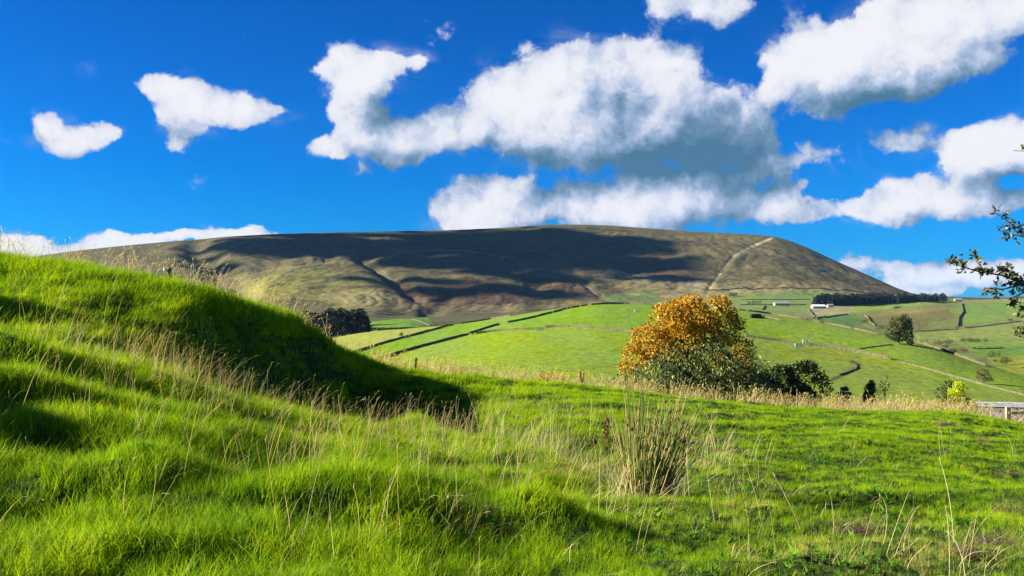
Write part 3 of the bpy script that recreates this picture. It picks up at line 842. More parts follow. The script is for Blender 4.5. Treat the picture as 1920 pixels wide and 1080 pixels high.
def make_grass(y0, y1, rho, segs, nbl, rad, h0, h1, w, seed, margin=1.6):
    P = sample_near(rho, y0, y1, margin); z = gz(P); u, v = uvof(P[:, 0], P[:, 1], z)
    n_ = len(P)
    srcs = []
    for i in range(6):
        me = blades(nbl, rad, h0, h1, w, .55, seed + i, segs, windy=.22); me.materials.append(M_GRASS); srcs.append(me)
    big = fbm(P[:, 0] * .9, P[:, 1] * .9, 3); sm = fbm(P[:, 0] * 3.3, P[:, 1] * 3.3, 2)
    left = np.clip((1250 - u) / 500, 0, 1)
    scl = (.40 + .56 * left) * (1 + .5 * big + .6 * sm) * RNG.uniform(.75, 1.25, n_)
    scl = scl * (1 + .7 * np.exp(-((P[:, 1] - spec(NEAR_ROWS[7][0], u) + .5) / .8) ** 2) * np.clip((720 - u) / 60, 0, 1))
    scl = np.clip(scl, .25, 2)
    tone = np.clip(.50 + .55 * big + .6 * sm + RNG.normal(0, .16, n_) + .05 * left, 0, 1)
    dry = np.clip(zone(u, v, DRY_ZONES) * (.75 + .5 * sm) + .04 + .18 * fbm(P[:, 0] * .6 + 40, P[:, 1] * .6, 2) + RNG.normal(0, .1, n_), 0, .9)
    o = scatter('grass', srcs, np.column_stack([P, z]), RNG.uniform(-.9, .9, n_), scl, RNG.integers(0, 6, n_), {'tone': tone, 'dry': dry}, tilt=(RNG.normal(0, .12, n_), RNG.normal(0.05, .12, n_)))
    return o


tag(make_grass(3.0, 8.0, lambda y: 430, 3, 26, .07, .06, .16, .0042, 100), 'lush long bright green grass covering the foot of the slope nearest the viewer', 'grass', kind='stuff')
tag(make_grass(8.0, 14.5, lambda y: 230, 2, 26, .10, .06, .16, .006, 200), 'bright green grass covering the hummock and the hollow beyond the rush clump', 'grass', kind='stuff')
tag(make_grass(14.5, 26.0, lambda y: 110, 2, 26, .15, .06, .15, .010, 300, 1.0), 'short green grass along the crest of the near bank', 'grass', kind='stuff')


def stems(name, n_try, y0, y1, zones, base_p, h0, h1, w, seed, label, dense=5, head=(.05, .0065), windy=.5, crest=None, kind='stuff', scl_rng=(.7, 1.25), rad=.05):
    rr = np.random.default_rng(seed)
    y = y0 + (y1 - y0) * rr.uniform(0, 1, n_try) ** .7; x = rr.uniform(-.62, .62, n_try) * y
    P = np.stack([x, y], 1); z = gz(P); u, v = uvof(x, y, z)
    p = base_p * np.where(u > 1300, .3, 1) + zone(u, v, zones)
    if crest is not None: p = crest(u, v, x, y)
    p = p * np.clip(.55 + 1.3 * fbm(x * 1.7, y * 1.7, 2), 0, 2)
    keep = rr.uniform(0, 1, n_try) < p
    P = np.column_stack([P, z])[keep]; n_ = len(P)
    srcs = []
    for i in range(7):
        me = blades(dense if i % 2 else max(1, dense // 2), rad, h0, h1, w, .42, seed + i, 6, windy=windy, head=head if i < 5 else None); me.materials.append(M_STRAW); srcs.append(me)
    print(name, n_)
    return tag(scatter(name, srcs, P, rr.uniform(-.7, .7, n_), rr.uniform(*scl_rng, n_), rr.integers(0, 7, n_), {'tone': rr.uniform(0, 1, n_), 'dry': np.zeros(n_)}, tilt=(rr.normal(0, .15, n_), rr.normal(.08, .2, n_))), label, 'dry grass', kind=kind)


stems('dry_grass', 15000, 3.6, 13.5, [(350, 700, 200, 90, .65), (650, 700, 120, 110, .5), (860, 800, 160, 60, .9), (1050, 860, 130, 40, 1.0), (1230, 890, 120, 50, .7), (1350, 950, 150, 60, .2), (1700, 1060, 300, 40, .12), (80, 640, 100, 60, .3), (900, 980, 220, 60, .35), (600, 860, 200, 60, .35), (150, 700, 160, 60, .3)], .045,
      .22, .54, .0028, 400, 'thin pale straw stems with seed heads scattered over the near slope', dense=3)
def weeds():
    P = sample_near(lambda y: 34, 3.2, 13.0); z = gz(P); n_ = len(P); keep = RNG.uniform(0, 1, n_) < np.clip(.25 + 1.6 * fbm(P[:, 0] * 1.1 + 9, P[:, 1] * 1.1, 2), 0, 1); P = P[keep]; z = z[keep]; n_ = len(P)
    srcs = []
    for i in range(4): me = blades(9, .03, .03, .07, .018, 1.6, 700 + i, 3, windy=0); me.materials.append(M_WEED); srcs.append(me)
    return tag(scatter('weeds', srcs, np.column_stack([P, z + .035]), RNG.uniform(0, 6.28, n_), RNG.uniform(.6, 1.3, n_), RNG.integers(0, 4, n_), {'tone': RNG.uniform(0, 1, n_), 'dry': np.zeros(n_)}), 'small broad leaved weeds and clover in the near turf', 'weeds', kind='stuff')


M_WEED = grass_mat('weed_leaves', [(0, (.03, .10, .008)), (.6, (.08, .20, .015)), (1, (.20, .34, .04))], (.4, .3, .1), .3)
weeds()
stems('thatch', 16000, 3.3, 15.0, [(1650, 1050, 330, 60, .2), (1350, 940, 160, 50, .2), (1180, 900, 160, 50, .7), (400, 720, 300, 80, .35), (850, 810, 180, 60, .6)], .05, .05, .16, .0032, 450, 'short bent and broken dead grass blades lying in the turf', dense=5, head=(.02, .004), windy=1.1, rad=.08)
stems('seed_grass', 26000, 12.0, 21.0, [], 0, .25, .60, .0045, 500, 'tall pale seeding grass along the skyline of the left hummock', dense=6, head=(.07, .014), windy=.30, rad=.1,
      crest=lambda u, v, x, y: np.where((u < 680), np.exp(-((y - spec(NEAR_ROWS[7][0], u) - .35) / .5) ** 2) * np.where(u < 120, .75, 1) * np.clip((720 - u) / 300, .25, 1), 0) * .62)
stems('bank_grass', 60000, 18.0, 31.0, [], 0, .14, .42, .007, 600, 'band of tall bleached grass just beyond the crest of the bank', dense=9, head=(.07, .02), windy=.22, rad=.14, scl_rng=(.6, 1.35),
      crest=lambda u, v, x, y: np.where((u > 690) & (u < 2050), np.clip(1 - np.abs(y - spec(NEAR_ROWS[7][0], u) - 1.5 - np.where(u > 1150, 1.0, 0)) / np.where(u > 1150, 2.0, 1.5), 0, 1) ** .5 * np.where(u > 1560, .8, .5) * np.where(u > 1815, .25, 1) * np.where((u > 1600) & (u < 1770), 1.4, 1), 0))

# ------------------------------------------------------------------ tubes and leaf clouds
def tube_into(V, Q, pts, r0, r1, ns=6, power=1.0):
    pts = [Vector(p) for p in pts]; n_ = len(pts); o = len(V)
    for i, p in enumerate(pts):
        d = (pts[min(i + 1, n_ - 1)] - pts[max(i - 1, 0)]); d = d.normalized() if d.length > 1e-9 else Vector((0, 0, 1))
        a = d.orthogonal().normalized() if i == 0 else (a - d * a.dot(d)).normalized(); b = d.cross(a)
        r = r0 + (r1 - r0) * (i / (n_ - 1)) ** power
        for j in range(ns):
            t = 2 * math.pi * j / ns; V.append(tuple(p + (a * math.cos(t) + b * math.sin(t)) * r))
    for i in range(n_ - 1):
        for j in range(ns): Q.append((o + i * ns + j, o + i * ns + (j + 1) % ns, o + (i + 1) * ns + (j + 1) % ns, o + (i + 1) * ns + j))


def bend_path(a, b, rr, n=6, wob=.12, sag=0.0):
    a, b = Vector(a), Vector(b); L = (b - a).length; pts = []
    o = Vector((rr.normal(), rr.normal(), rr.normal())) * L * wob
    for i in range(n + 1):
        t = i / n; p = a.lerp(b, t) + o * math.sin(t * math.pi) * .6 + Vector((rr.normal(), rr.normal(), rr.normal())) * L * .02 * (0 if i in (0, n) else 1)
        p.z += sag * L * math.sin(t * math.pi)
        pts.append(p)
    return pts


def sample_blobs(blobs, n_, rr, shell=.55, gate=.0, gs=2.0, zmin=None):
    """points in noisy ellipsoids, mostly near their skins"""
    vols = np.array([b[1][0] * b[1][1] * b[1][2] for b in blobs]) ** .75; vols = vols / vols.sum()
    idx = rr.choice(len(blobs), n_, p=vols)
    d = rr.normal(size=(n_, 3)); d /= np.linalg.norm(d, axis=1)[:, None]
    C = np.array([b[0] for b in blobs])[idx]; S = np.array([b[1] for b in blobs])[idx]
    lump = 1 + .28 * fbm(d[:, 0] * 2.2 + idx * 7.7, d[:, 1] * 2.2 + d[:, 2] * 2.9 + idx * 3.1, 3)
    r = (shell + (1 - shell) * rr.uniform(0, 1, n_) ** .5) * lump
    P = C + d * S * r[:, None]
    if gate:
        g = fbm(P[:, 0] * gs + P[:, 2] * gs * .8, P[:, 1] * gs - P[:, 2] * gs, 3)
        P_ok = g > -gate
        P, d = P[P_ok], d[P_ok]
    if zmin is not None: ok = P[:, 2] > zmin; P, d = P[ok], d[ok]
    return P, d


def leaves_mesh(name, P, D, ln, wd, rr, droop=0.0, fold=True, rnd=None, outward=.6):
    n_ = len(P)
    # direction of each leaf: random, partly outwards, partly hanging
    a = rr.normal(size=(n_, 3)) * .8 + D * outward; a[:, 2] -= droop * 1.6
    a /= np.linalg.norm(a, axis=1)[:, None]
    b = rr.normal(size=(n_, 3)); b -= a * (a * b).sum(1)[:, None]; b /= np.linalg.norm(b, axis=1)[:, None]
    nn = np.cross(a, b)
    L = ln * rr.uniform(.6, 1.3, n_)[:, None]; W = wd * rr.uniform(.6, 1.3, n_)[:, None] * .5
    p0 = P; p1 = P + a * L * .45 + b * W + nn * W * .35; p2 = P + a * L; p3 = P + a * L * .45 - b * W + nn * W * .35
    V = np.stack([p0, p1, p2, p3], 1).reshape(-1, 3)
    i = np.arange(n_)[:, None] * 4
    if fold: Fc = np.concatenate([i + np.array([0, 1, 2]), i + np.array([0, 2, 3])]); me = mesh_np(name, V, Fc, 3, False)
    else: me = mesh_np(name, V, i + np.array([0, 1, 2, 3]), 4, False)
    if rnd is None: rnd = rr.uniform(0, 1, n_)
    fattr(me, 'rnd', np.repeat(rnd, 4))
    return me


def at(u, v, d): return ((u - 960) / F * d, d, (HZ - v) / F * d)


M_BARK = simple_mat('bark', (.16, .13, .09), .95, .4, 5, .5)
M_TWIG = simple_mat('grey_twig', (.30, .26, .19), .9, .3, 8)
M_ORANGE = leaf_mat('orange_leaf', [(0, (.20, .09, .006)), (.3, (.46, .23, .006)), (.65, (.66, .36, .010)), (.88, (.76, .50, .03)), (1, (.75, .62, .24))], .45)
M_WILLOW = leaf_mat('olive_leaf', [(0, (.020, .045, .005)), (.5, (.055, .095, .010)), (.72, (.19, .21, .045)), (1, (.60, .56, .24))], .3, .75)
M_DARKLF = leaf_mat('dark_leaf', [(0, (.015, .030, .008)), (.6, (.045, .075, .015)), (.92, (.11, .14, .03)), (1, (.30, .28, .10))], .25, .5)
M_MIDLF = leaf_mat('tree_leaf', [(0, (.035, .050, .012)), (.6, (.085, .105, .022)), (1, (.17, .17, .05))], .25)
M_BROWNLF = leaf_mat('brown_leaf', [(0, (.06, .045, .02)), (.6, (.13, .085, .03)), (1, (.20, .15, .06))], .25)
M_YELLOW = leaf_mat('yellow_leaf', [(0, (.20, .27, .01)), (.5, (.45, .54, .01)), (1, (.74, .74, .03))], .4)
M_CONIF = leaf_mat('conifer_needles', [(0, (.006, .014, .008)), (.6, (.015, .030, .014)), (1, (.035, .052, .022))], .05)
M_CYP = leaf_mat('cypress_needles', [(0, (.008, .03, .010)), (.7, (.025, .075, .018)), (1, (.07, .14, .03))], .15)
M_SPRUCE = leaf_mat('pale_needles', [(0, (.06, .08, .05)), (1, (.20, .23, .15))], .15)


def woody(name, label, cat, base, blobs, leaf, trunk_r, mat_leaf, mat_bark=None, limbs=14, stems_n=1, seed=1, twigs=0, group=None, extra_leaf=None):
    """a thing: empty at the base > trunk (with its limbs), foliage"""
    rr = np.random.default_rng(seed)
    base = Vector(base)
    e = bpy.data.objects.new(name, None); COL.objects.link(e); e.location = base; tag(e, label, cat, group)
    V, Q = [], []
    lb = [(np.array(c) - np.array(base), np.array(s)) for c, s in blobs]
    cen = sum((b[0] * b[1].prod() for b in lb)) / sum(b[1].prod() for b in lb)
    forks = []
    for s_ in range(stems_n):
        a = rr.uniform(0, 2 * math.pi); f = Vector((math.cos(a), math.sin(a), 0)) * trunk_r * 1.6 * (stems_n > 1)
        top = Vector(cen) * .75 + Vector((rr.normal(), rr.normal(), 0)) * float(cen[2]) * .12 * (stems_n > 1)
        pth = bend_path(f + Vector((0, 0, -.3 * trunk_r * 3)), top, rr, 7, .05); forks += pth[2:]
        tube_into(V, Q, pth, trunk_r * (1 if stems_n == 1 else .6), trunk_r * .35, 7)
    for i in range(limbs):
        b = lb[i % len(lb)]; d = rr.normal(size=3); d /= np.linalg.norm(d); tip = Vector(b[0] + d * b[1] * .85)
        st = forks[int(rr.integers(0, len(forks)))]
        pth = bend_path(st, tip, rr, 6, .10, .05); tube_into(V, Q, pth, trunk_r * .38, trunk_r * .06, 5)
        for j in range(twigs):
            p = pth[int(rr.integers(2, 6))]; dd = rr.normal(size=3); dd[2] += .4; q = p + Vector(dd / np.linalg.norm(dd)) * float(np.mean(b[1])) * rr.uniform(.3, .7)
            tube_into(V, Q, bend_path(p, q, rr, 3, .1), trunk_r * .10, trunk_r * .03, 4)
    me = mesh_np('trunk', V, Q, 4, True)
    link('trunk', me, mat_bark or M_BARK, e)
    n_, ln, wd, droop, gate, gs = leaf
    P, D = sample_blobs(lb, n_, rr, .45, gate, gs, zmin=.05)
    me = leaves_mesh('foliage', P, D, ln, wd, rr, droop)
    o = link('foliage', me, mat_leaf, e); o['kind'] = 'stuff'
    if extra_leaf:
        for (nm, bl, (n_, ln, wd, droop, gate, gs), mt) in extra_leaf:
            P, D = sample_blobs([(np.array(c) - np.array(base), np.array(s)) for c, s in bl], n_, rr, .35, gate, gs, zmin=.05)
            o = link(nm, leaves_mesh(nm, P, D, ln, wd, rr, droop), mt, e); o['kind'] = 'stuff'
    return e


def px_blobs(lst, d, depth=.9):
    """blobs from (u, v, half width, half height, dy)"""
    out = []
    for b in lst:
        u, v, ru, rv = b[:4]; dy = b[4] if len(b) > 4 else 0
        dd = d + dy; s = dd / F
        out.append((at(u, v, dd), (ru * s, depth * .5 * (ru + rv) * s, rv * s)))
    return out


def near_base(u, d):
    x = (u - 960) / F * d; return (x, d, float(NG.z(np.array([x]), np.array([d]))[0]))

# ------------------------------------------------------------------ shrubs and young trees beyond the bank
woody('orange_tree', 'low spreading tree in glowing orange autumn leaf beyond the bank', 'tree', near_base(1300, 25.0),
      px_blobs([(1300, 592, 66, 38), (1345, 592, 40, 34, .3), (1252, 604, 46, 34, -.2), (1218, 640, 42, 34, -.3), (1188, 672, 28, 26, -.2), (1262, 648, 64, 40, -.2), (1325, 625, 58, 36, 0), (1368, 618, 28, 30, .4), (1300, 566, 34, 14), (1322, 576, 44, 22), (1270, 584, 30, 18), (1345, 568, 26, 14), (1235, 580, 14, 12), (1178, 690, 20, 20), (1390, 655, 26, 24, .6), (1375, 680, 40, 30, .7), (1390, 602, 8, 7)], 25.0),
      (15000, .085, .062, .25, .16, 1.6), .13, M_ORANGE, limbs=26, stems_n=4, seed=3, twigs=2)
woody('olive_shrub', 'wide shrub with long drooping olive leaves at the foot of the orange tree', 'shrub', near_base(1320, 24.2),
      px_blobs([(1185, 714, 38, 22), (1225, 702, 50, 34), (1280, 694, 58, 42), (1340, 690, 64, 46), (1335, 658, 50, 24, .2), (1390, 697, 54, 38), (1430, 708, 40, 30), (1395, 730, 74, 26, -.2), (1300, 730, 94, 26, -.2), (1160, 728, 26, 16)], 24.2),
      (17000, .13, .032, .85, .10, 2.2), .06, M_WILLOW, M_TWIG, limbs=40, stems_n=6, seed=4, twigs=2)
woody('dark_shrub', 'dark green rounded shrub right of the drooping olive shrub', 'shrub', near_base(1500, 25.0),
      px_blobs([(1462, 710, 38, 26), (1505, 708, 40, 30), (1538, 724, 22, 22), (1480, 733, 48, 20), (1440, 730, 34, 20), (1515, 688, 20, 12), (1500, 742, 62, 14), (1430, 722, 30, 22)], 25.0),
      (8000, .075, .05, .2, .10, 2.4), .06, M_DARKLF, limbs=24, stems_n=5, seed=5, twigs=2)

# slender dark sapling right of the dark shrub, and thin leafy shoots
woody('leafy_shoot', 'thin dark shoots of a sapling rising above the tall grass', 'shrub', near_base(1658, 26.0),
      px_blobs([(1658, 722, 8, 10), (1652, 735, 10, 12), (1662, 708, 5, 6)], 26.0), (160, .07, .045, .2, 0, 1), .02, M_DARKLF, limbs=7, seed=6)
woody('twiggy_shrub', 'small half bare twiggy shrub behind the yellow conifer', 'shrub', near_base(1772, 26.0),
      px_blobs([(1778, 725, 12, 12), (1768, 738, 14, 14), (1785, 718, 8, 7), (1808, 728, 5, 4)], 26.0), (420, .07, .045, .2, 0, 1), .03, M_DARKLF, limbs=12, stems_n=3, seed=7, twigs=2)
woody('orange_seedling', 'tiny shrub with red orange leaves in the bleached grass left of the trees', 'shrub', near_base(1030, 22.0),
      px_blobs([(1022, 706, 14, 5), (1040, 708, 10, 4)], 22.0), (130, .06, .045, .2, 0, 1), .015, M_ORANGE, limbs=6, stems_n=2, seed=8)


def conifer(name, label, base, h, r, mat, n_, ln, seed, layers=9, droop=.25, group=None, top=1.0, mesh_only=False, trunk_part=True):
    rr = np.random.default_rng(seed)
    V, Q = [], []
    tube_into(V, Q, [(0, 0, -.15 * h * .3), (0, 0, h * .5), (0, 0, h * .97)], h * .022, h * .004, 6)
    P, D = [], []
    for L in range(layers):
        t = (L + .4) / layers; z0 = h * (.06 + .92 * t); rad = r * (1 - t) ** .8 * rr.uniform(.8, 1.15) + .02 * h
        nb = max(4, int(9 * (1 - t)) + 3)
        for j in range(nb):
            a = 2 * math.pi * (j + rr.uniform(-.3, .3)) / nb + L; l = rad * rr.uniform(.7, 1.15)
            tip = Vector((math.cos(a) * l, math.sin(a) * l, z0 - l * droop))
            tube_into(V, Q, [(0, 0, z0), tuple(tip * .55 + Vector((0, 0, z0 * .45 + l * .04))), tuple(tip)], h * .006, h * .0015, 3)
            m_ = max(3, int(n_ / (layers * nb)))
            tt = rr.uniform(.15, 1, m_) ** .7
            P.append(np.outer(1 - tt, [0, 0, z0]) + np.outer(tt, tip) + rr.normal(size=(m_, 3)) * l * .09); D.append(np.tile([math.cos(a), math.sin(a), -.2], (m_, 1)))
    P = np.concatenate(P); D = np.concatenate(D)
    tm = mesh_np('trunk', V, Q, 4, True); tm.materials.append(M_BARK); lm = leaves_mesh('foliage', P, D, ln, ln * .45, rr, .2, outward=1.2); lm.materials.append(mat)
    if mesh_only: return tm, lm
    e = bpy.data.objects.new(name, None); COL.objects.link(e); e.location = base; tag(e, label, 'conifer', group)
    link('trunk', tm, None, e); o = link('foliage', lm, None, e); o['kind'] = 'stuff'
    return e


def h_at(px, d): return px / F * d
b_ = near_base(1583, 25.5)
conifer('young_spruce', 'small pale grey green spruce between the dark shrub and the cypress', b_, (HZ - 722) / F * 25.5 - b_[2], .45, M_SPRUCE, 1500, .09, 11, 8)
b_ = near_base(1800, 25.0)
woody('yellow_conifer', 'bright lemon yellow garden conifer at the end of the stone wall', 'conifer', b_,
      px_blobs([(1797, 725, 10, 9), (1790, 742, 18, 12), (1803, 756, 22, 12), (1782, 756, 14, 12), (1812, 764, 18, 10)], 25.0), (3800, .07, .028, -.3, 0, 1), .05, M_YELLOW, limbs=14, seed=12, stems_n=2)
woody('cypress', 'slim dark green columnar cypress in the pale grass', 'conifer', near_base(1631, 25.5),
      px_blobs([(1631, 735, 9, 16), (1634, 724, 6, 10), (1628, 748, 11, 12)], 25.5), (2600, .06, .022, -.6, 0, 1), .05, M_CYP, limbs=8, seed=13)

# ------------------------------------------------------------------ rush clump in the hollow
def rush(u, v, h, n_, spread, name, label, seed, heads=True):
    rr = np.random.default_rng(seed)
    p = NEAR.hit(u, v, 4, 20); e = bpy.data.objects.new(name, None); COL.objects.link(e); e.location = p; tag(e, label, 'rush')
    mg = simple_mat(name + '_green', (.10, .15, .020), .6, .3, 30); md_ = simple_mat(name + '_straw', (.38, .29, .11), .7, .3, 30); mr = simple_mat(name + '_seed', (.24, .080, .025), .9, .3, 30)
    shapes = []
    for i in range(8):
        V, Q = [], []; hh = h * rr.uniform(.75, 1.1); b = rr.uniform(-.06, .10)
        pts = [(b * hh * (t ** 2), rr.normal() * .004, hh * t) for t in np.linspace(0, 1, 6)]
        tube_into(V, Q, pts, .0052, .0016, 4); me = mesh_np('stem', V, Q, 4, True); me.materials.append(mg if i < 5 else md_); shapes.append((me, pts))
    V2, Q2 = [], []
    for i in range(8):
        pass
    hm = None
    V, Q = [], []
    for j in range(7):
        a = rr.uniform(0, 6.28); q = Vector((math.cos(a) * .012, math.sin(a) * .012, rr.uniform(0, .03)))
        tube_into(V, Q, [(0, 0, 0), tuple(q * .6), tuple(q + Vector((0, 0, .01)))], .0035, .0045, 4)
    hm = mesh_np('seed_head', V, Q, 4, True); hm.materials.append(mr)
    for i in range(n_):
        me, pts = shapes[int(rr.integers(0, 8))]
        a = rr.uniform(0, 2 * math.pi); q = spread * .28 * math.sqrt(rr.uniform()); out = rr.uniform(.2, 1.0)
        tx = math.cos(a) * out * .30 + .12 + rr.normal() * .07; ty = math.sin(a) * out * .40
        if rr.uniform() < .12: tx *= 2.0; ty *= 2.0
        zdir = Vector((tx, ty, 1)).normalized()
        rot = zdir.to_track_quat('Z', 'X')
        o = link('stem', me, None, e, (math.cos(a) * q, math.sin(a) * q, -.02)); o.rotation_mode = 'QUATERNION'; o.rotation_quaternion = rot
        sc_ = rr.uniform(.7, 1.1) * (1.0 - .25 * out); o.scale = (1, 1, sc_)
        if heads and rr.uniform() < .14:
            s_ = link('seed_head', hm, None, o, (pts[4][0], pts[4][1], pts[4][2])); s_.scale = (1, 1, 1 / sc_)
    # tangled dead blades round the foot
    me = blades(150, spread * .55, .10, .34, .006, 1.3, seed + 50, 4, .3); me.materials.append(M_STRAWPLAIN)
    o = link('dead_blades', me, None, e); o['kind'] = 'stuff'
    return e


M_STRAWPLAIN = leaf_mat('dead_blade', [(0, (.22, .17, .08)), (1, (.55, .47, .26))], .3)
rush(1214, 930, 1.02, 250, .60, 'rush_clump', 'large upright clump of rushes with brown seed heads in the hollow', 21)


def dock(u, v, h, seed, label, d0=4, d1=20, lean=0.0):
    rr = np.random.default_rng(seed); p = NEAR.hit(u, v, d0, d1)
    e = bpy.data.objects.new('dock_plant', None); COL.objects.link(e); e.location = p; tag(e, label, 'dock plant')
    V, Q = [], []; P = []
    for s_ in range(3):
        a = rr.uniform(0, 6.28); top = Vector((math.cos(a) * h * .14 + lean * h, math.sin(a) * h * .14, h * rr.uniform(.8, 1)))
        pth = bend_path((0, 0, -.02), top, rr, 6, .04); tube_into(V, Q, pth, .005 * h / .5, .002, 5)
        for t in np.linspace(.35, 1, 26):
            i = t * 6; j = min(5, int(i)); q = pth[j].lerp(pth[j + 1], i - j); P.append(q + Vector(rr.normal(size=3) * h * .022))
    mr = simple_mat('dock_seed', (.13, .055, .025), .9, .4, 20)
    link('stem', mesh_np('stem', V, Q, 4, True), mr, e)
    P = np.array(P); D = np.tile([0, 0, 1.], (len(P), 1)); rep = np.repeat(P, 4, 0) + rr.normal(size=(len(P) * 4, 3)) * h * .018
    o = link('seeds', leaves_mesh('seeds', rep, np.repeat(D, 4, 0), .035 * h / .5, .022 * h / .5, rr), mr, e); o['kind'] = 'stuff'


dock(1133, 838, .38, 31, 'dark red dock plant gone to seed just left of the rush clump')
dock(778, 694, .34, 32, 'brown seeding dock plant standing on the skyline of the bank at centre left', 12, 22)
dock(1092, 722, .34, 33, 'brown seeding dock plant on the skyline left of the orange tree', 14, 22)


def tussock(u, v, w, seed, label):
    rr = np.random.default_rng(seed); p = NEAR.hit(u, v, 4, 22)
    e = bpy.data.objects.new('dead_tussock', None); COL.objects.link(e); e.location = p + Vector((0, 0, .0)); tag(e, label, 'dead tussock')
    a = np.linspace(0, 2 * math.pi, 13)[:-1]; V = [(0, 0, w * .06)]; Q = []
    for ring, (rr_, zz) in enumerate([(.45, .05), (.8, .02), (1.1, -.06)]):
        for t in a: V.append((math.cos(t) * w * .5 * rr_ * rr.uniform(.8, 1.2), math.sin(t) * w * .4 * rr_ * rr.uniform(.8, 1.2), w * zz * rr.uniform(.7, 1.3)))
    T3 = []
    for j in range(12):
        j2 = (j + 1) % 12; T3.append((0, 1 + j, 1 + j2))
        for r_ in range(2): o = 1 + 12 * r_; T3 += [(o + j, o + 12 + j, o + 12 + j2), (o + j, o + 12 + j2, o + j2)]
    link('mound', mesh_np('mound', V, T3, 3, True), simple_mat('dead_thatch', (.055, .038, .020), 1, .4, 25, 1.0), e)
    me = blades(420, w * .6, .03, .11, .004, 2.0, seed, 3, .2); me.materials.append(M_STRAWDARK)
    o = link('dead_blades', me, None, e); o['kind'] = 'stuff'


M_STRAWDARK = leaf_mat('dark_dead_blade', [(0, (.04, .026, .012)), (.6, (.11, .075, .035)), (1, (.38, .30, .15))], .2)
tussock(1585, 994, .30, 41, 'dark brown dead tussock low in the middle of the right hand slope')
tussock(1868, 1018, .34, 42, 'largest dark brown dead tussock near the lower right corner')
tussock(1805, 1040, .16, 43, 'small brown dead tussock left of the large one in the lower right corner')
tussock(1872, 888, .34, 44, 'brown dead tussock at the right edge halfway up the slope')
tussock(1895, 957, .26, 45, 'brown dead tussock at the right edge above the large one')
tussock(1400, 756, .75, 46, 'flat brown dead patch on the crest below the dark shrub')
tussock(1765, 796, .50, 47, 'brown dead tussock just below the crest near the yellow conifer')
tussock(1840, 828, .24, 48, 'small grey brown dead tussock on the upper right slope')

# ------------------------------------------------------------------ fence post on the left skyline
p = NEAR.hit(318, 524, 8, 20)
e = bpy.data.objects.new('fence_post', None); COL.objects.link(e); e.location = p; tag(e, 'mossy leaning wooden fence post among seed heads on the left skyline', 'fence post')
rr = np.random.default_rng(51); V, Q = [], []
tube_into(V, Q, [(0, 0, -.1), (.0, 0, .06), (.006, 0, .14), (-.004, 0, .22), (.004, 0, .30)], .034, .030, 8); V.append((.004, 0, .308)); o_ = len(V) - 9
V = [(x + rr.normal() * .003, y + rr.normal() * .003, z) for x, y, z in V]
me = bpy.data.meshes.new('post'); me.from_pydata(V, [], Q + [(o_ + j, o_ + (j + 1) % 8, len(V) - 1) for j in range(8)]); link('post', me, simple_mat('mossy_wood', (.14, .12, .04), 1, .5, 40, .8, (.06, .07, .015)), e)
V, Q = [], []; tube_into(V, Q, [(-.035, -.01, .26), (-.075, -.02, .275)], .012, .016, 8); tube_into(V, Q, [(-.07, -.02, .25), (-.075, -.02, .275), (-.075, -.02, .30)], .02, .014, 8)
link('insulator', mesh_np('insulator', V, Q, 4, True), simple_mat('white_plastic', (.75, .75, .72), .4, .05, 9), e)

# ------------------------------------------------------------------ branches of a tree that stands just right of the view
TD = 8.0
tx = (2230 - 960) / F * TD
tb = Vector((tx, TD, float(NG.z(np.array([tx]), np.array([TD]))[0])))
e = bpy.data.objects.new('overhanging_tree', None); COL.objects.link(e); e.location = tb; tag(e, 'tree off to the right whose dark leafy twigs reach into the sky', 'tree')
rr = np.random.default_rng(61)
V, Q = [], []
def loc(u, v, d=TD): return Vector(at(u, v, d)) - tb
tube_into(V, Q, [(0, 0, -.3), (.05, 0, .6), (.0, .05, 1.4), (-.08, 0, 2.3), (-.1, .05, 3.2)], .17, .08, 9)
link('trunk', mesh_np('trunk', V, Q, 4, True), M_BARK, e)
LP, LD = [], []
LIMBS = [
    [(2230, 560), (2080, 520), (1990, 545), (1920, 535), (1880, 520), (1835, 508), (1800, 497), (1772, 486)],
    [(2080, 520), (2000, 450), (1950, 435), (1905, 425), (1880, 408), (1862, 399)],
    [(2080, 520), (2010, 480), (1950, 455), (1900, 440), (1870, 455)],
    [(2230, 350), (2080, 300), (1990, 295), (1930, 290), (1900, 284)],
    [(1990, 545), (1950, 560), (1925, 585), (1915, 612), (1908, 640)], [(1950, 560), (1935, 590), (1925, 625)],
    [(1905, 535), (1880, 545), (1855, 540), (1842, 545)], [(1850, 512), (1830, 492), (1845, 480)], [(1870, 517), (1890, 500), (1885, 490)], [(1920, 535), (1900, 515), (1895, 508)],
    [(2000, 450), (1960, 420), (1930, 410)], [(1925, 545), (1905, 556), (1890, 560)], [(1990, 545), (1950, 530), (1930, 520), (1905, 520)]]
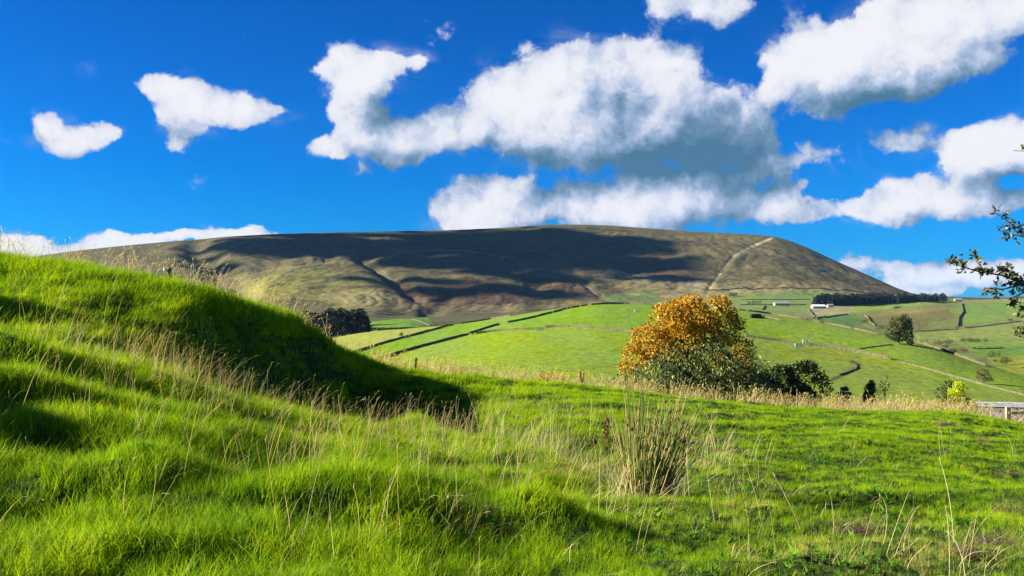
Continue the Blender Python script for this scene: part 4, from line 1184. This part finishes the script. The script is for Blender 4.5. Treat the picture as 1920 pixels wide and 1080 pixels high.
for i, pl in enumerate(LIMBS):
    V, Q = [], []; dz = rr.uniform(-.15, .15) if i > 3 else 0
    pts = [loc(u, v + rr.normal() * 2, TD + dz * j / len(pl)) for j, (u, v) in enumerate(pl)]
    tube_into(V, Q, pts, .016 if len(pl) > 5 else .009, .0025, 5)
    for j in range(1, len(pts)):
        vis = pl[j][0] < 2020
        if not vis: continue
        L_ = (pts[j] - pts[j - 1]).length; nn = max(2, int(L_ * 22))
        for q in range(nn):
            a = pts[j - 1].lerp(pts[j], rr.uniform()); dv = Vector(rr.normal(size=3)) ; dv.x -= .5; b = a + dv.normalized() * rr.uniform(.03, .10)
            tube_into(V, Q, [tuple(a), tuple(a.lerp(b, .5) + Vector((0, 0, .005))), tuple(b)], .0022, .0012, 3)
            for w_ in range(int(rr.integers(6, 13))): LP.append(a.lerp(b, rr.uniform(.2, 1.1)) + Vector(rr.normal(size=3)) * .012); LD.append(tuple(dv.normalized()))
    link('branch', mesh_np('branch', V, Q, 4, True), M_BARK, e)
o = link('foliage', leaves_mesh('foliage', np.array([tuple(p) for p in LP]), np.array(LD), .050, .030, rr, .15), leaf_mat('twig_leaf', [(0, (.02, .03, .008)), (.55, (.05, .06, .015)), (.85, (.12, .11, .03)), (1, (.55, .40, .08))], .25), e); o['kind'] = 'stuff'
# the crown of the same tree beyond the frame
P, D = sample_blobs([(np.array([0.3, .2, 3.6]), np.array([1.3, 1.3, 1.2])), (np.array([.9, 0, 2.6]), np.array([1.1, 1.1, .9]))], 3500, rr, .3, .1, 1.5)
o = link('crown', leaves_mesh('crown', P, D, .06, .035, rr, .15), M_DARKLF, e); o['kind'] = 'stuff'

# ------------------------------------------------------------------ stone wall and post-and-rail fence, lower right
M_STONE = simple_mat('grey_gritstone', (.50, .44, .33), .95, .35, 7, .6, (.28, .26, .23), .28)
M_COPE = simple_mat('blue_grey_coping', (.40, .40, .43), .9, .3, 6, .4, None, .2)
M_MORTAR = simple_mat('pale_string_course', (.50, .44, .30), .9, .2, 9, .3)
def rock_mesh(name, sx, sy, sz, seed, jit=.12):
    rr = np.random.default_rng(seed); c = np.array([[x, y, z] for x in (-.5, .5) for y in (-.5, .5) for z in (-.5, .5)]) * (1 + rr.uniform(-jit, jit, (8, 3))) * [sx, sy, sz]
    return mesh_np(name, c, [(0, 1, 3, 2), (4, 6, 7, 5), (0, 4, 5, 1), (2, 3, 7, 6), (0, 2, 6, 4), (1, 5, 7, 3)], 4)


WD = 42.0
wtop = (HZ - 754) / F * WD; xw0 = (1822 - 960) / F * WD
e = bpy.data.objects.new('stone_wall', None); COL.objects.link(e); e.location = (xw0, WD, wtop - 1.5); e.rotation_euler = (0, 0, R(-14)); tag(e, 'coursed grey stone wall with flat bluish coping behind the bank at right', 'wall')
rr = np.random.default_rng(71)
rows_n, LEN = 13, 12.0
core = mesh_np('core', np.array([[x, y, z] for x in (.02, LEN - .02) for y in (.06, .34) for z in (-1.2, 1.30)]), [(0, 1, 3, 2), (4, 6, 7, 5), (0, 4, 5, 1), (2, 3, 7, 6), (0, 2, 6, 4), (1, 5, 7, 3)])
link('core', core, simple_mat('dark_joint', (.07, .065, .055), 1), e)
kinds = {}
for i, ln_ in enumerate((.18, .24, .30, .36)):
    for j in range(2): kk = rock_mesh('stone', ln_ * .95, .12, .092, 80 + i * 2 + j, .07); kk.materials.append(M_STONE); kinds[(i, j)] = (kk, ln_)
far_v, far_q = [], []; cnt = 0
for r_ in range(rows_n):
    x = 0; z = 1.24 - r_ * .105
    while x < LEN:
        kk, ln_ = kinds[(int(rr.integers(0, 4)), int(rr.integers(0, 2)))]
        if x < 5.0 and r_ < 11 and cnt < 290:
            link('stone', kk, None, e, (x + ln_ / 2, .05 + rr.uniform(-.012, .012), z), (0, rr.normal() * .01, 0)); cnt += 1
        else:
            o_ = len(far_v); cc = np.array([v.co[:] for v in kk.vertices]) + [x + ln_ / 2, .05, z]; far_v += [tuple(c) for c in cc]; far_q += [tuple(o_ + i for i in f) for f in [(0, 1, 3, 2), (4, 6, 7, 5), (0, 4, 5, 1), (2, 3, 7, 6), (0, 2, 6, 4), (1, 5, 7, 3)]]
        x += ln_
o = link('stonework', mesh_np('stonework', far_v, far_q), M_STONE, e); o['kind'] = 'stuff'
link('string_course', rock_mesh('string_course', LEN, .16, .05, 90, .0), M_MORTAR, e, (LEN / 2, .03, 1.335))
ck = [rock_mesh('coping_stone', .58, .46, .13, 91 + i, .05) for i in range(3)]
for c_ in ck: c_.materials.append(M_COPE)
for i in range(int(LEN / .6)): link('coping_stone', ck[i % 3], None, e, (i * .6 + .3, .2, 1.43 + rr.uniform(-.006, .006)))

e = bpy.data.objects.new('rail_fence', None); COL.objects.link(e)
fd = 27.5; fb = Vector(near_base(1890, fd)); e.location = fb; tag(e, 'weathered post and rail fence in pale grass before the stone wall', 'fence')
M_WOOD = simple_mat('weathered_wood', (.42, .36, .22), .9, .3, 12, .4, (.22, .18, .11))
ph = (HZ - 763) / F * fd - fb.z
pm = rock_mesh('post', .13, .10, ph + .4, 95, .04); pm.materials.append(M_WOOD); rm = rock_mesh('rail', 1.9, .05, .09, 96, .03); rm.materials.append(M_WOOD)
for i in range(4):
    dzz = -.06 * i
    link('post', pm, None, e, (i * 1.85, 0, (ph - .4) / 2 + dzz))
    if i < 3:
        for zz in (ph - .14, ph - .46): link('rail', rm, None, e, (i * 1.85 + .92, -.08, zz + dzz), (0, .03 * (1 if i else -1.6), 0))

# ------------------------------------------------------------------ things on the pasture hill
M_DRY = simple_mat('drystone', (.17, .145, .075), .95, .5, .9, .5, (.07, .06, .035))
M_DRYD = simple_mat('mossy_drystone', (.19, .165, .09), .95, .5, .9, .5, (.07, .06, .04))


def resample(pts, step):
    out = [pts[0]]; acc = 0
    for a, b in zip(pts[:-1], pts[1:]):
        L = (b - a).length; t = step - acc
        while t < L: out.append(a.lerp(b, t / L)); t += step
        acc = (acc + L) % step if L else acc
    return out


def drywall(T, path, d0, d1, h, label, step=.8, courses=3, thick=.55, mat=None, gaps=.06, seed=1, cat='stone wall', group=None, name='drystone_wall'):
    rr = np.random.default_rng(seed); h *= .8; thick *= .85
    fine = []
    for (a, b) in zip(path[:-1], path[1:]):
        n_ = max(2, int(math.hypot(b[0] - a[0], b[1] - a[1]) / 9))
        for i in range(n_): fine.append((a[0] + (b[0] - a[0]) * i / n_, a[1] + (b[1] - a[1]) * i / n_))
    fine.append(path[-1])
    hits = [T.hit(u, v, d0, d1, 260) for u, v in fine]
    # drop jumps in depth caused by grazing sight lines
    ys = np.array([p.y for p in hits]); xs = np.array([p.x for p in hits])
    if len(ys) > 4:
        kk = np.ones(5) / 5; pad = np.concatenate([[ys[0]] * 2, ys, [ys[-1]] * 2]); ys2 = np.convolve(pad, kk, 'valid'); xs2 = xs / ys * ys2
    else: ys2, xs2 = ys, xs
    P2 = [Vector((x, y, 0)) for x, y in zip(xs2, ys2)]
    rs = resample(P2, step)
    X = np.array([p.x for p in rs]); Y = np.array([p.y for p in rs]); Z = T.z(X, Y)
    V, Q = [], []; base = Vector((X[0], Y[0], Z[0])); fc = [(0, 1, 3, 2), (4, 6, 7, 5), (0, 4, 5, 1), (2, 3, 7, 6), (0, 2, 6, 4), (1, 5, 7, 3)]
    broken = fbm(np.arange(len(X)) * .13 * step, np.full(len(X), seed * 3.3), 3)
    for i in range(len(X) - 1):
        d = Vector((X[i + 1] - X[i], Y[i + 1] - Y[i], Z[i + 1] - Z[i])); L = d.length; d.normalize(); nrm = Vector((-d.y, d.x, 0)).normalized()
        hh = h * (1 + .22 * broken[i]); nc = courses if broken[i] > -.55 else max(1, courses - 1)
        if rr.uniform() < gaps * .3: continue
        for c_ in range(nc):
            ch = hh / courses; cz = ch * (c_ + .5) - .12 * h; l2 = L * .5 * rr.uniform(.85, 1.12); w2 = thick * .5 * (1 - .16 * c_) * rr.uniform(.85, 1.15); h2 = ch * .5 * rr.uniform(.9, 1.25 if c_ == nc - 1 else 1.1)
            ctr = Vector((X[i], Y[i], Z[i])) - base + d * (L * (.5 + rr.uniform(-.15, .15) + (c_ % 2) * .5)) + Vector((0, 0, cz)); o_ = len(V)
            tl = rr.normal() * .06
            for sx in (-1, 1):
                for sy in (-1, 1):
                    for sz in (-1, 1):
                        q = ctr + d * (sx * l2 * rr.uniform(.85, 1.05)) + nrm * (sy * w2 * rr.uniform(.85, 1.05)) + Vector((0, 0, sz * h2 * rr.uniform(.85, 1.1) + sx * tl * l2)); V.append(tuple(q))
            Q += [tuple(o_ + k_ for k_ in f) for f in fc]
    e = bpy.data.objects.new(name, None); COL.objects.link(e); e.location = base; tag(e, label, cat, group, 'thing')
    o = link('stonework', mesh_np('stonework', V, Q), mat or M_DRY, e); o['kind'] = 'stuff'
    return e


G_ = 'drystone walls between the fields'
def fw(path, label, h=1.25, mat=None, seed=1, **kw): return drywall(FIELD, path, 150, 520, h * .82, label, .75, 3, .6, mat, seed=seed, group=G_, **kw)
fw([(640, 672), (654, 665), (717, 644), (783, 627), (850, 609)], 'dark drystone wall climbing beside the pale field, lowest of the left hand walls', 1.5, M_DRYD, 1)
fw([(862, 607), (900, 598), (958, 592)], 'short dark drystone wall on the skyline of the pasture left of centre', 1.4, M_DRYD, 2)
fw([(951, 606), (1000, 596), (1040, 585), (1083, 575), (1137, 570), (1180, 570), (1225, 572)], 'long dark drystone wall curving along the top of the centre pasture', 1.5, M_DRYD, 3)
fw([(700, 681), (712, 674), (745, 663), (783, 652), (830, 640), (879, 627)], 'dark drystone wall rising from behind the near bank at centre left', 1.6, M_DRYD, 4)
fw([(879, 627), (905, 618), (937, 608)], 'short drystone wall joining the two long dark walls left of centre', 1.5, M_DRYD, 41)
fw([(884, 628), (920, 622), (960, 619), (1002, 618)], 'pale sunlit drystone wall crossing the pasture left of the gap', 1.3, None, 5)
fw([(1022, 614), (1060, 613), (1083, 614), (1130, 617), (1183, 622), (1215, 628)], 'pale drystone wall crossing the pasture to the orange tree', 1.5, None, 6)
fw([(1398, 631), (1430, 636), (1474, 641), (1492, 645)], 'tumbled drystone wall right of the orange tree before the gate', 1.5, None, 7)
fw([(1514, 647), (1560, 653), (1607, 661), (1674, 676)], 'brown drystone wall running downhill from the timber gate', 2.0, None, 8)
fw([(1680, 678), (1737, 692), (1790, 707), (1828, 717), (1870, 729), (1916, 741), (1960, 752)], 'low ruined mossy wall passing under the small hawthorn', .9, M_DRYD, 9)
fw([(1375, 581), (1437, 587), (1528, 602), (1590, 615), (1645, 627)], 'drystone wall along the skyline ridge left of the big tree', 1.3, None, 10)
fw([(1405, 591), (1440, 596), (1468, 602)], 'short drystone wall beside the dark hollow on the pasture', 1.4, None, 11)
fw([(1714, 641), (1760, 655), (1800, 669), (1849, 687)], 'pale drystone wall running down the ridge beyond the big tree', 1.6, None, 12)

# big tree with its darker neighbour, hawthorn, sapling
def tree_on(T, u, v, d0, d1, name, label, cat, blobs, leaf, tr, mat, seed, group=None, limbs=14, depth=.9, **kw):
    p = T.hit(u, v, d0, d1)
    return woody(name, label, cat, p, px_blobs(blobs, p.y, depth), leaf, tr, mat, limbs=limbs, seed=seed, group=group, **kw), p


tree_on(FIELD, 1684, 645, 150, 520, 'sycamore_tree', 'tall dense olive green tree standing alone on the grassy ridge', 'tree',
        [(1685, 606, 17, 13), (1698, 600, 10, 11), (1675, 616, 14, 12), (1692, 618, 16, 12), (1668, 625, 10, 8), (1685, 632, 17, 8), (1703, 612, 7, 12)], (6500, .60, .42, .1, .12, .35), .45, M_MIDLF, 101, limbs=22)
tree_on(FIELD, 1705, 648, 150, 520, 'shaded_tree', 'darker narrower tree leaning against the right side of the tall olive one', 'tree',
        [(1703, 618, 7, 10), (1704, 632, 8, 9), (1706, 641, 6, 5)], (2200, .55, .38, .1, .12, .4), .3, M_DARKLF, 102)
tree_on(FIELD, 1840, 719, 120, 500, 'hawthorn_tree', 'small brown leaved hawthorn on the low mossy wall', 'tree',
        [(1842, 698, 11, 7), (1838, 706, 10, 6), (1850, 706, 10, 6), (1857, 712, 7, 3)], (1900, .28, .20, .1, .1, .8), .22, M_BROWNLF, 103, limbs=18, twigs=1)
tree_on(FIELD, 752, 631, 200, 520, 'thorn_bush', 'tiny dark thorn bush alone in the pale field at left', 'shrub',
        [(752, 627, 4, 3), (754, 625, 2.5, 2)], (160, .35, .25, .1, 0, 1), .1, M_DARKLF, 104, limbs=6)

# walker on the track
p = FIELD.hit(1605, 696, 120, 500)
def person_mesh():
    import bmesh
    J = [((0, 0, .95), (.15, .11)), ((0, .0, 1.20), (.145, .105)), ((0, .02, 1.42), (.17, .10)), ((0, .02, 1.53), (.055, .055)), ((0, .03, 1.60), (.075, .08)), ((0, .04, 1.70), (.085, .10)), ((0, .03, 1.78), (.05, .06)),
         ((.11, .02, .90), (.10, .10)), ((.12, .12, .50), (.065, .065)), ((.12, .02, .10), (.045, .045)), ((.12, .16, .05), (.04, .035)),
         ((-.11, -.02, .90), (.10, .10)), ((-.12, -.06, .50), (.065, .065)), ((-.12, -.26, .14), (.045, .045)), ((-.12, -.16, .06), (.04, .035)),
         ((.20, .02, 1.42), (.06, .06)), ((.25, -.10, 1.14), (.05, .05)), ((.24, .06, .92), (.038, .038)), ((.24, .12, .87), (.04, .025)),
         ((-.20, .02, 1.42), (.06, .06)), ((-.25, .08, 1.14), (.05, .05)), ((-.22, .28, .98), (.038, .038)), ((-.22, .34, .96), (.04, .025))]
    E = [(0, 1), (1, 2), (2, 3), (3, 4), (4, 5), (5, 6), (0, 7), (7, 8), (8, 9), (9, 10), (0, 11), (11, 12), (12, 13), (13, 14), (2, 15), (15, 16), (16, 17), (17, 18), (2, 19), (19, 20), (20, 21), (21, 22)]
    me = bpy.data.meshes.new('person'); me.from_pydata([j[0] for j in J], E, []); o = link('person', me)
    o.modifiers.new('skin', 'SKIN'); s = o.modifiers.new('sub', 'SUBSURF'); s.levels = s.render_levels = 2
    for i, j in enumerate(J): me.skin_vertices[0].data[i].radius = j[1]
    me.skin_vertices[0].data[0].use_root = True
    return o


o = person_mesh(); o.location = p; o.rotation_euler = (0, 0, R(150))
m, k = new_mat('walker_clothes')
z_ = k.n('ShaderNodeSeparateXYZ', inp={0: k.n('ShaderNodeTexCoord').outputs['Object']}).outputs[2]
c = k.ramp(k.m('DIVIDE', z_, 1.8), [(0, (.03, .025, .02)), (.09, (.035, .04, .06)), (.50, (.035, .04, .06)), (.53, (.03, .05, .12)), (.84, (.03, .05, .12)), (.86, (.55, .36, .27)), (.95, (.12, .08, .05))], 'CONSTANT')
o.data.materials.append(finish(m, k, k.n('ShaderNodeBsdfPrincipled', inp={'Base Color': c, 'Roughness': .9}).outputs[0]))
tag(o, 'person in a dark blue jacket walking along the grassy track on the pasture', 'person')

# timber gate in the wall, feeding trough, ruined fold
def box_mesh(name, sx, sy, sz, mat, seed=0, jit=0.0):
    me = rock_mesh(name, sx, sy, sz, seed, jit); me.materials.append(mat); return me


def gate(T, u, v, d0, d1, w, h, label, yaw=0.0, name='timber_gate'):
    p = T.hit(u, v, d0, d1); e = bpy.data.objects.new(name, None); COL.objects.link(e); e.location = p; e.rotation_euler = (0, 0, yaw); tag(e, label, 'gate')
    pm_ = box_mesh('post', .22, .22, h * 1.0, M_WOOD2); rm_ = box_mesh('rail', w, .09, .18, M_WOOD2)
    for s_ in (-1, 0, 1): link('post', pm_, None, e, (s_ * w / 2, 0, h * .5))
    for i in range(5): link('rail', rm_, None, e, (0, -.15, h * (.16 + .2 * i)))
    return e


M_WOOD2 = simple_mat('bleached_wood', (.55, .50, .38), .9, .2, 4)
gate(FIELD, 1499, 650, 150, 520, 3.2, 1.2, 'bleached timber gate in the wall on the pasture', R(5))
gate(FIELD, 1511, 647, 150, 520, 2.2, 2.0, 'taller bleached hurdle standing behind the timber gate', R(8), 'timber_hurdle')
gate(FIELD, 1012, 619, 200, 520, 3.4, 1.1, 'small pale gate closing the gap between two pale walls', 0)
p = FIELD.hit(1195, 584, 200, 520); e = bpy.data.objects.new('feed_trough', None); COL.objects.link(e); e.location = p; tag(e, 'small pale metal feed trough on the centre pasture left of the orange tree', 'trough')
M_PALE = simple_mat('galvanised', (.55, .56, .58), .5, .1, 3)
link('basin', box_mesh('basin', 2.6, .8, .45, M_PALE, 3, .03), None, e, (0, 0, .62)); lm_ = box_mesh('leg', .1, .7, .5, M_WOOD2)
for s_ in (-1, 1): link('leg', lm_, None, e, (s_ * 1.1, 0, .2))
drywall(FIELD, [(1407, 597), (1416, 595), (1427, 595), (1434, 598)], 150, 520, 2.2, 'dark ruined stone fold standing in the pasture above the gate', .8, 4, 1.3, simple_mat('dark_ruin', (.05, .045, .035), 1, .4, .8), seed=77, name='stone_fold', cat='stone fold')
drywall(FIELD, [(1572, 706), (1590, 698), (1606, 688), (1601, 680)], 120, 500, .45, 'dark eroded peat bank beside the walker', .9, 1, .9, simple_mat('peat', (.10, .085, .035), 1, .4, .8), seed=78, name='peat_bank', cat='bank')
drywall(FIELD, [(1608, 655), (1625, 652), (1650, 648), (1672, 645)], 150, 520, .35, 'low dark turf bank running up to the tall olive tree', 1.0, 1, 1.6, simple_mat('turf_bank', (.08, .13, .012), 1, .4, .8), seed=79, name='turf_bank', cat='bank')

# ------------------------------------------------------------------ valley: walls, thorn trees, plantations, farms
G2_ = 'far walls of the valley fields'
def vw(path, label, h=1.6, mat=None, seed=1, d0=560, d1=2300, step=2.4, g=G2_): return drywall(FAR, path, d0, d1, h, label, step, 2, 1.0, mat or M_DRYD, seed=seed, group=g)
vw([(1326, 547), (1370, 542), (1430, 541), (1500, 541), (1560, 543), (1610, 547), (1655, 553)], 'long dark wall running along the foot of the big hill', 2.6, None, 21, 1300, 2300, 3.2)
vw([(1387, 563), (1430, 562), (1520, 562)], 'far wall under the foot of the hill, above the shed', 1.8, None, 22, 1200, 2100)
vw([(1387, 572), (1440, 572), (1512, 571)], 'far wall level with the farm and the low shed', 1.8, None, 23, 1000, 2100)
vw([(1434, 572), (1432, 577), (1429, 583)], 'short crooked wall below the clump of three trees', 2.0, None, 24, 900, 2000)
vw([(1514, 578), (1520, 587), (1526, 595), (1532, 600)], 'wall descending from the white roofed farm', 2.2, None, 25, 850, 2000)
vw([(1524, 598), (1555, 594), (1590, 589)], 'dark wall above the small deep green field', 2.2, None, 26, 850, 1900)
vw([(1621, 590), (1628, 598), (1633, 607), (1640, 613)], 'crooked wall beside the thorn bush in mid valley', 2.6, None, 27, 750, 1900)
vw([(1803, 567), (1804, 575), (1806, 590), (1798, 594), (1797, 604), (1796, 615)], 'tall dark stepped wall descending the right hand moor', 3.0, None, 28, 750, 2100)
vw([(1808, 616), (1850, 611), (1905, 604), (1930, 601)], 'thin wall crossing the right hand fields', 1.5, None, 29, 700, 1900)
vw([(1712, 622), (1760, 620), (1795, 617)], 'thin wall edging the rough olive pasture', 1.2, None, 30, 700, 1800)
vw([(1690, 574), (1680, 580), (1677, 577)], 'short wall with a bush below the plantation', 2.0, None, 31, 900, 2000)
vw([(1822, 655), (1850, 654), (1882, 653)], 'low hedge bank between the two brightest valley fields', 1.2, None, 32, 600, 1500)
vw([(705, 620), (720, 618), (750, 617), (779, 617)], 'dark wall below the bright field at the foot of the left spur', 1.8, None, 33, 480, 900, 1.6)
vw([(770, 597), (790, 605), (806, 613)], 'wall parting the two bright fields below the left spur', 1.2, None, 34, 600, 1100, 1.6)
vw([(640, 588), (700, 590), (735, 590), (760, 586)], 'dark wall crossing the foot of the left spur', 2.0, None, 35, 1000, 1900, 2.6)


def shrub_on(u, v, ru, rv, label, seed, mat=None, n_=420, cat='thorn tree', group='thorn trees in the valley', d0=560, d1=2200):
    p = FAR.hit(u, v, d0, d1); s = p.y / F
    return woody('thorn_tree', label, cat, p, px_blobs([(u, v - rv * 1.15, ru * .8, rv * .8), (u - ru * .4, v - rv * .8, ru * .6, rv * .6), (u + ru * .45, v - rv * .85, ru * .55, rv * .6)], p.y, .9), (n_, .13 * ru * s * 1.6, .09 * ru * s * 1.6, .1, .05, .5), .08 * rv * s * 2, mat or M_DARKLF, limbs=5, seed=seed, group=group)


for i, (u, v, ru, rv, lb, mt) in enumerate([
    (1760, 647, 9, 5, 'dark thorn tree at the left end of the dip below the moor', 0), (1778, 645, 9, 5, 'dark thorn tree right of its twin in the dip below the moor', 0), (1773, 652, 6, 3.5, 'low grey bush under the two dark thorns', 1),
    (1788, 660, 9, 4, 'grey green bush at the end of the stream hollow', 1), (1806, 660, 9, 5, 'rounded brown bush above the pale ridge wall', 2),
    (1807, 641, 7, 4.5, 'leftmost thorn of the row on the pale field', 0), (1820, 641, 8, 4.5, 'second thorn of the row on the pale field', 0), (1833, 641, 7, 4, 'third thorn of the row on the pale field', 0), (1848, 640, 5, 3.5, 'rightmost small thorn of the row on the pale field', 1),
    (1860, 669, 8, 5.5, 'dark round tree left in the pair beside the yellowest field', 0), (1871, 668, 6, 5.5, 'dark taller tree right in the pair beside the yellowest field', 0),
    (1866, 678, 4, 3, 'small bush under the pair of dark trees', 0), (1885, 682, 12, 7, 'large dark bush lowest on the right hand valley fields', 0),
    (1622, 606, 7, 5, 'dark thorn beside the crooked wall in mid valley', 0), (1650, 618, 9, 5, 'grey thicket just left behind the tall olive tree', 1), (1547, 594, 2.6, 2.4, 'tiny round thorn on the wall above the deep green field', 0),
    (1795, 616, 5, 3, 'bush at the foot of the stepped wall', 0), (1738, 640, 2.5, 2.5, 'tiny thorn left of the dip below the moor', 2), (1679, 579, 5, 2.5, 'bush on the short wall below the plantation', 0), (1525, 590, 3, 3, 'bush on the wall descending from the farm', 0),
    (1826, 654, 3, 2.4, 'small brown tree left on the hedge bank', 2), (1838, 654, 3.2, 2.6, 'small brown tree in the middle of the hedge bank', 2), (1852, 654, 2.6, 2, 'small brown tree right on the hedge bank', 2), (1895, 601, 5, 1.6, 'low bush on the thin wall at far right', 1), (1921, 693, 4, 3, 'bush cut by the right edge of the view above the field corner', 1)]):
    shrub_on(u, v, ru, rv, lb, 200 + i, (M_DARKLF, M_MIDLF, M_BROWNLF)[mt])
for i, (u, v, ru, rv, lb) in enumerate([(1404, 571, 5, 3.6, 'left tree of the clump of three by the far wall'), (1413, 571, 6, 4.2, 'middle tree of the clump of three by the far wall'), (1423, 571, 5.5, 5, 'tallest right hand tree of the clump of three by the far wall'), (1375, 556, 9, 4, 'dark bush behind the top right of the orange tree')]):
    shrub_on(u, v, ru, rv, lb, 250 + i, M_DARKLF, d0=1000, d1=2100, group='trees around the far farms')


# plantations: three conifer shapes, copied
shapes = [conifer('x', '', None, 1.0, .24, M_CONIF, 760, .10, 300 + i, 8, mesh_only=True) for i in range(4)]
def plant(u, v, T, d0, d1, h, wide, label, i, group, rr):
    p = T.hit(u, v, d0, d1, 200)
    e = bpy.data.objects.new('conifer_tree', None); COL.objects.link(e); e.location = p; e.scale = (h * wide, h * wide, h); e.rotation_euler = (0, 0, rr.uniform(0, 6.28)); tag(e, label, 'conifer', group)
    tm, lm = shapes[i % 4]
    link('trunk', tm, None, e); o = link('foliage', lm, None, e); o['kind'] = 'stuff'
    return e


def ordn(n_): return '%d%s' % (n_, 'th' if 10 <= n_ % 100 <= 20 else {1: 'st', 2: 'nd', 3: 'rd'}.get(n_ % 10, 'th'))
rr = np.random.default_rng(301)
FG = 'conifers of the long far plantation'
i = 0
for row, (dv, k_) in enumerate([(0, 60), (-1.2, 60)]):
    for j in range(k_):
        u = 1529 + (1772 - 1529) * (j + rr.uniform(-.35, .35)) / (k_ - 1)
        vb = np.interp(u, [1525, 1600, 1700, 1772], [573, 571.5, 567.5, 564.5]) + dv
        plant(u, vb, FAR, 1200, 2250, rr.uniform(12, 23) * (1.0 if u < 1700 else .8), rr.uniform(1.3, 1.9), 'conifer %s from left in %s row of the long far plantation' % (ordn(j + 1), ('front', 'back')[row]), i, FG, rr); i += 1
FG2 = 'conifers of the dark left plantation'
for row, (vb0, k_) in enumerate([(634, 22), (628, 24), (622, 24), (616, 22)]):
    for j in range(k_):
        u = 520 + (686 - 520) * (j + rr.uniform(-.4, .4)) / (k_ - 1)
        vb = vb0 - (u - 560) * .07 * (1 if row < 2 else .5)
        plant(u, vb, FAR, 500, 1200, rr.uniform(10, 17) * (1 - .25 * max(0, (u - 672) / 14)), rr.uniform(1.2, 1.7), 'conifer %s from left in %s row of the plantation behind the hummock' % (ordn(j + 1), ('first', 'second', 'third', 'fourth')[row]), i, FG2, rr); i += 1

# farms
M_WALLST = simple_mat('farm_stone', (.28, .25, .19), .95, .2, .6)
M_SLATE = simple_mat('grey_slate', (.22, .22, .23), .8, .2, .5); M_WHITE = simple_mat('pale_sheet_roof', (.72, .76, .82), .5, .05, .3); M_BUFF = simple_mat('buff_sheet_roof', (.50, .46, .36), .7, .1, .3); M_DARKWIN = simple_mat('dark_opening', (.02, .02, .022), .4, .1, 1)
def house(u, v, w, dp, h, rh, yaw, roofm, label, name='farm_building', cat='building', wins=4, d0=1000, d1=2300, dy=0):
    p = FAR.hit(u, v, d0, d1); p = p + Vector((0, dy, 0)); p.z = FAR.zs(p.x, p.y); e = bpy.data.objects.new(name, None); COL.objects.link(e); e.location = p; e.rotation_euler = (0, 0, yaw); tag(e, label, cat)
    V = [(-w / 2, -dp / 2, -1.5), (w / 2, -dp / 2, -1.5), (w / 2, dp / 2, -1.5), (-w / 2, dp / 2, -1.5), (-w / 2, -dp / 2, h), (w / 2, -dp / 2, h), (w / 2, dp / 2, h), (-w / 2, dp / 2, h), (-w / 2, 0, h + rh), (w / 2, 0, h + rh)]
    me = bpy.data.meshes.new('wall'); me.from_pydata(V, [], [(0, 1, 5, 4), (2, 3, 7, 6), (1, 2, 6, 9, 5), (3, 0, 4, 8, 7)]); link('wall', me, M_WALLST, e)
    o_, t_ = .5, .25; V = []
    for x in (-w / 2 - o_, w / 2 + o_):
        for (y, z) in ((-dp / 2 - o_, h - .3), (0, h + rh), (dp / 2 + o_, h - .3)): V += [(x, y, z), (x, y, z + t_)]
    me = bpy.data.meshes.new('roof'); me.from_pydata(V, [], [(1, 7, 9, 3), (3, 9, 11, 5), (0, 2, 8, 6), (2, 4, 10, 8), (0, 1, 3, 2), (2, 3, 5, 4), (6, 8, 9, 7), (8, 10, 11, 9), (0, 6, 7, 1), (4, 5, 11, 10)]); link('roof', me, roofm, e)
    wm = box_mesh('window', 1.2, .12, 1.1, M_DARKWIN)
    for i in range(wins): link('window', wm, None, e, (-w / 2 + w * (i + .5) / wins, -dp / 2 - .02, h * .55))
    return e


house(1546, 572, 26, 12, 5.0, 3.0, R(4), M_BUFF, 'long farm barn with buff roof at the left end of the plantation', wins=5)
house(1534, 578, 21, 10, 3.2, 2.6, R(6), M_WHITE, 'low farm shed with shining white roof before the buff barn', wins=4, d0=900)
house(1556, 576, 9, 7, 3.0, 2.4, R(6), M_SLATE, 'small dark outbuilding right of the white roofed shed', wins=2, d0=900)
house(1465, 573, 24, 10, 3.6, 2.6, R(3), M_SLATE, 'lone grey barn between the clump of trees and the farm', wins=3, d0=900)
house(1796, 565, 15, 8, 4.0, 3.0, R(-5), M_SLATE, 'small stone farmhouse on the moor edge right of the plantation', wins=3, d0=1500)

# ------------------------------------------------------------------ thin blue air between the viewer and the hill
HAZE = True
if HAZE:
    hx, hy0, hy1, z0, z1 = 15000, -15000, 15000, -90.0, 420.0
    V = [(x, y, z) for x in (-hx, hx) for y in (hy0, hy1) for z in (z0, z1)]
    me = mesh_np('haze', V, [(0, 1, 3, 2), (4, 6, 7, 5), (0, 4, 5, 1), (2, 3, 7, 6), (0, 2, 6, 4), (1, 5, 7, 3)])
    m, k = new_mat('haze')
    vol = k.n('ShaderNodeVolumePrincipled', inp={'Color': (.25, .55, 1.0, 1), 'Density': 1.6e-5, 'Anisotropy': 0.0})
    o_ = k.n('ShaderNodeOutputMaterial'); m.node_tree.links.new(vol.outputs[0], o_.inputs['Volume'])
    tag(link('haze', me, m), kind='stuff')
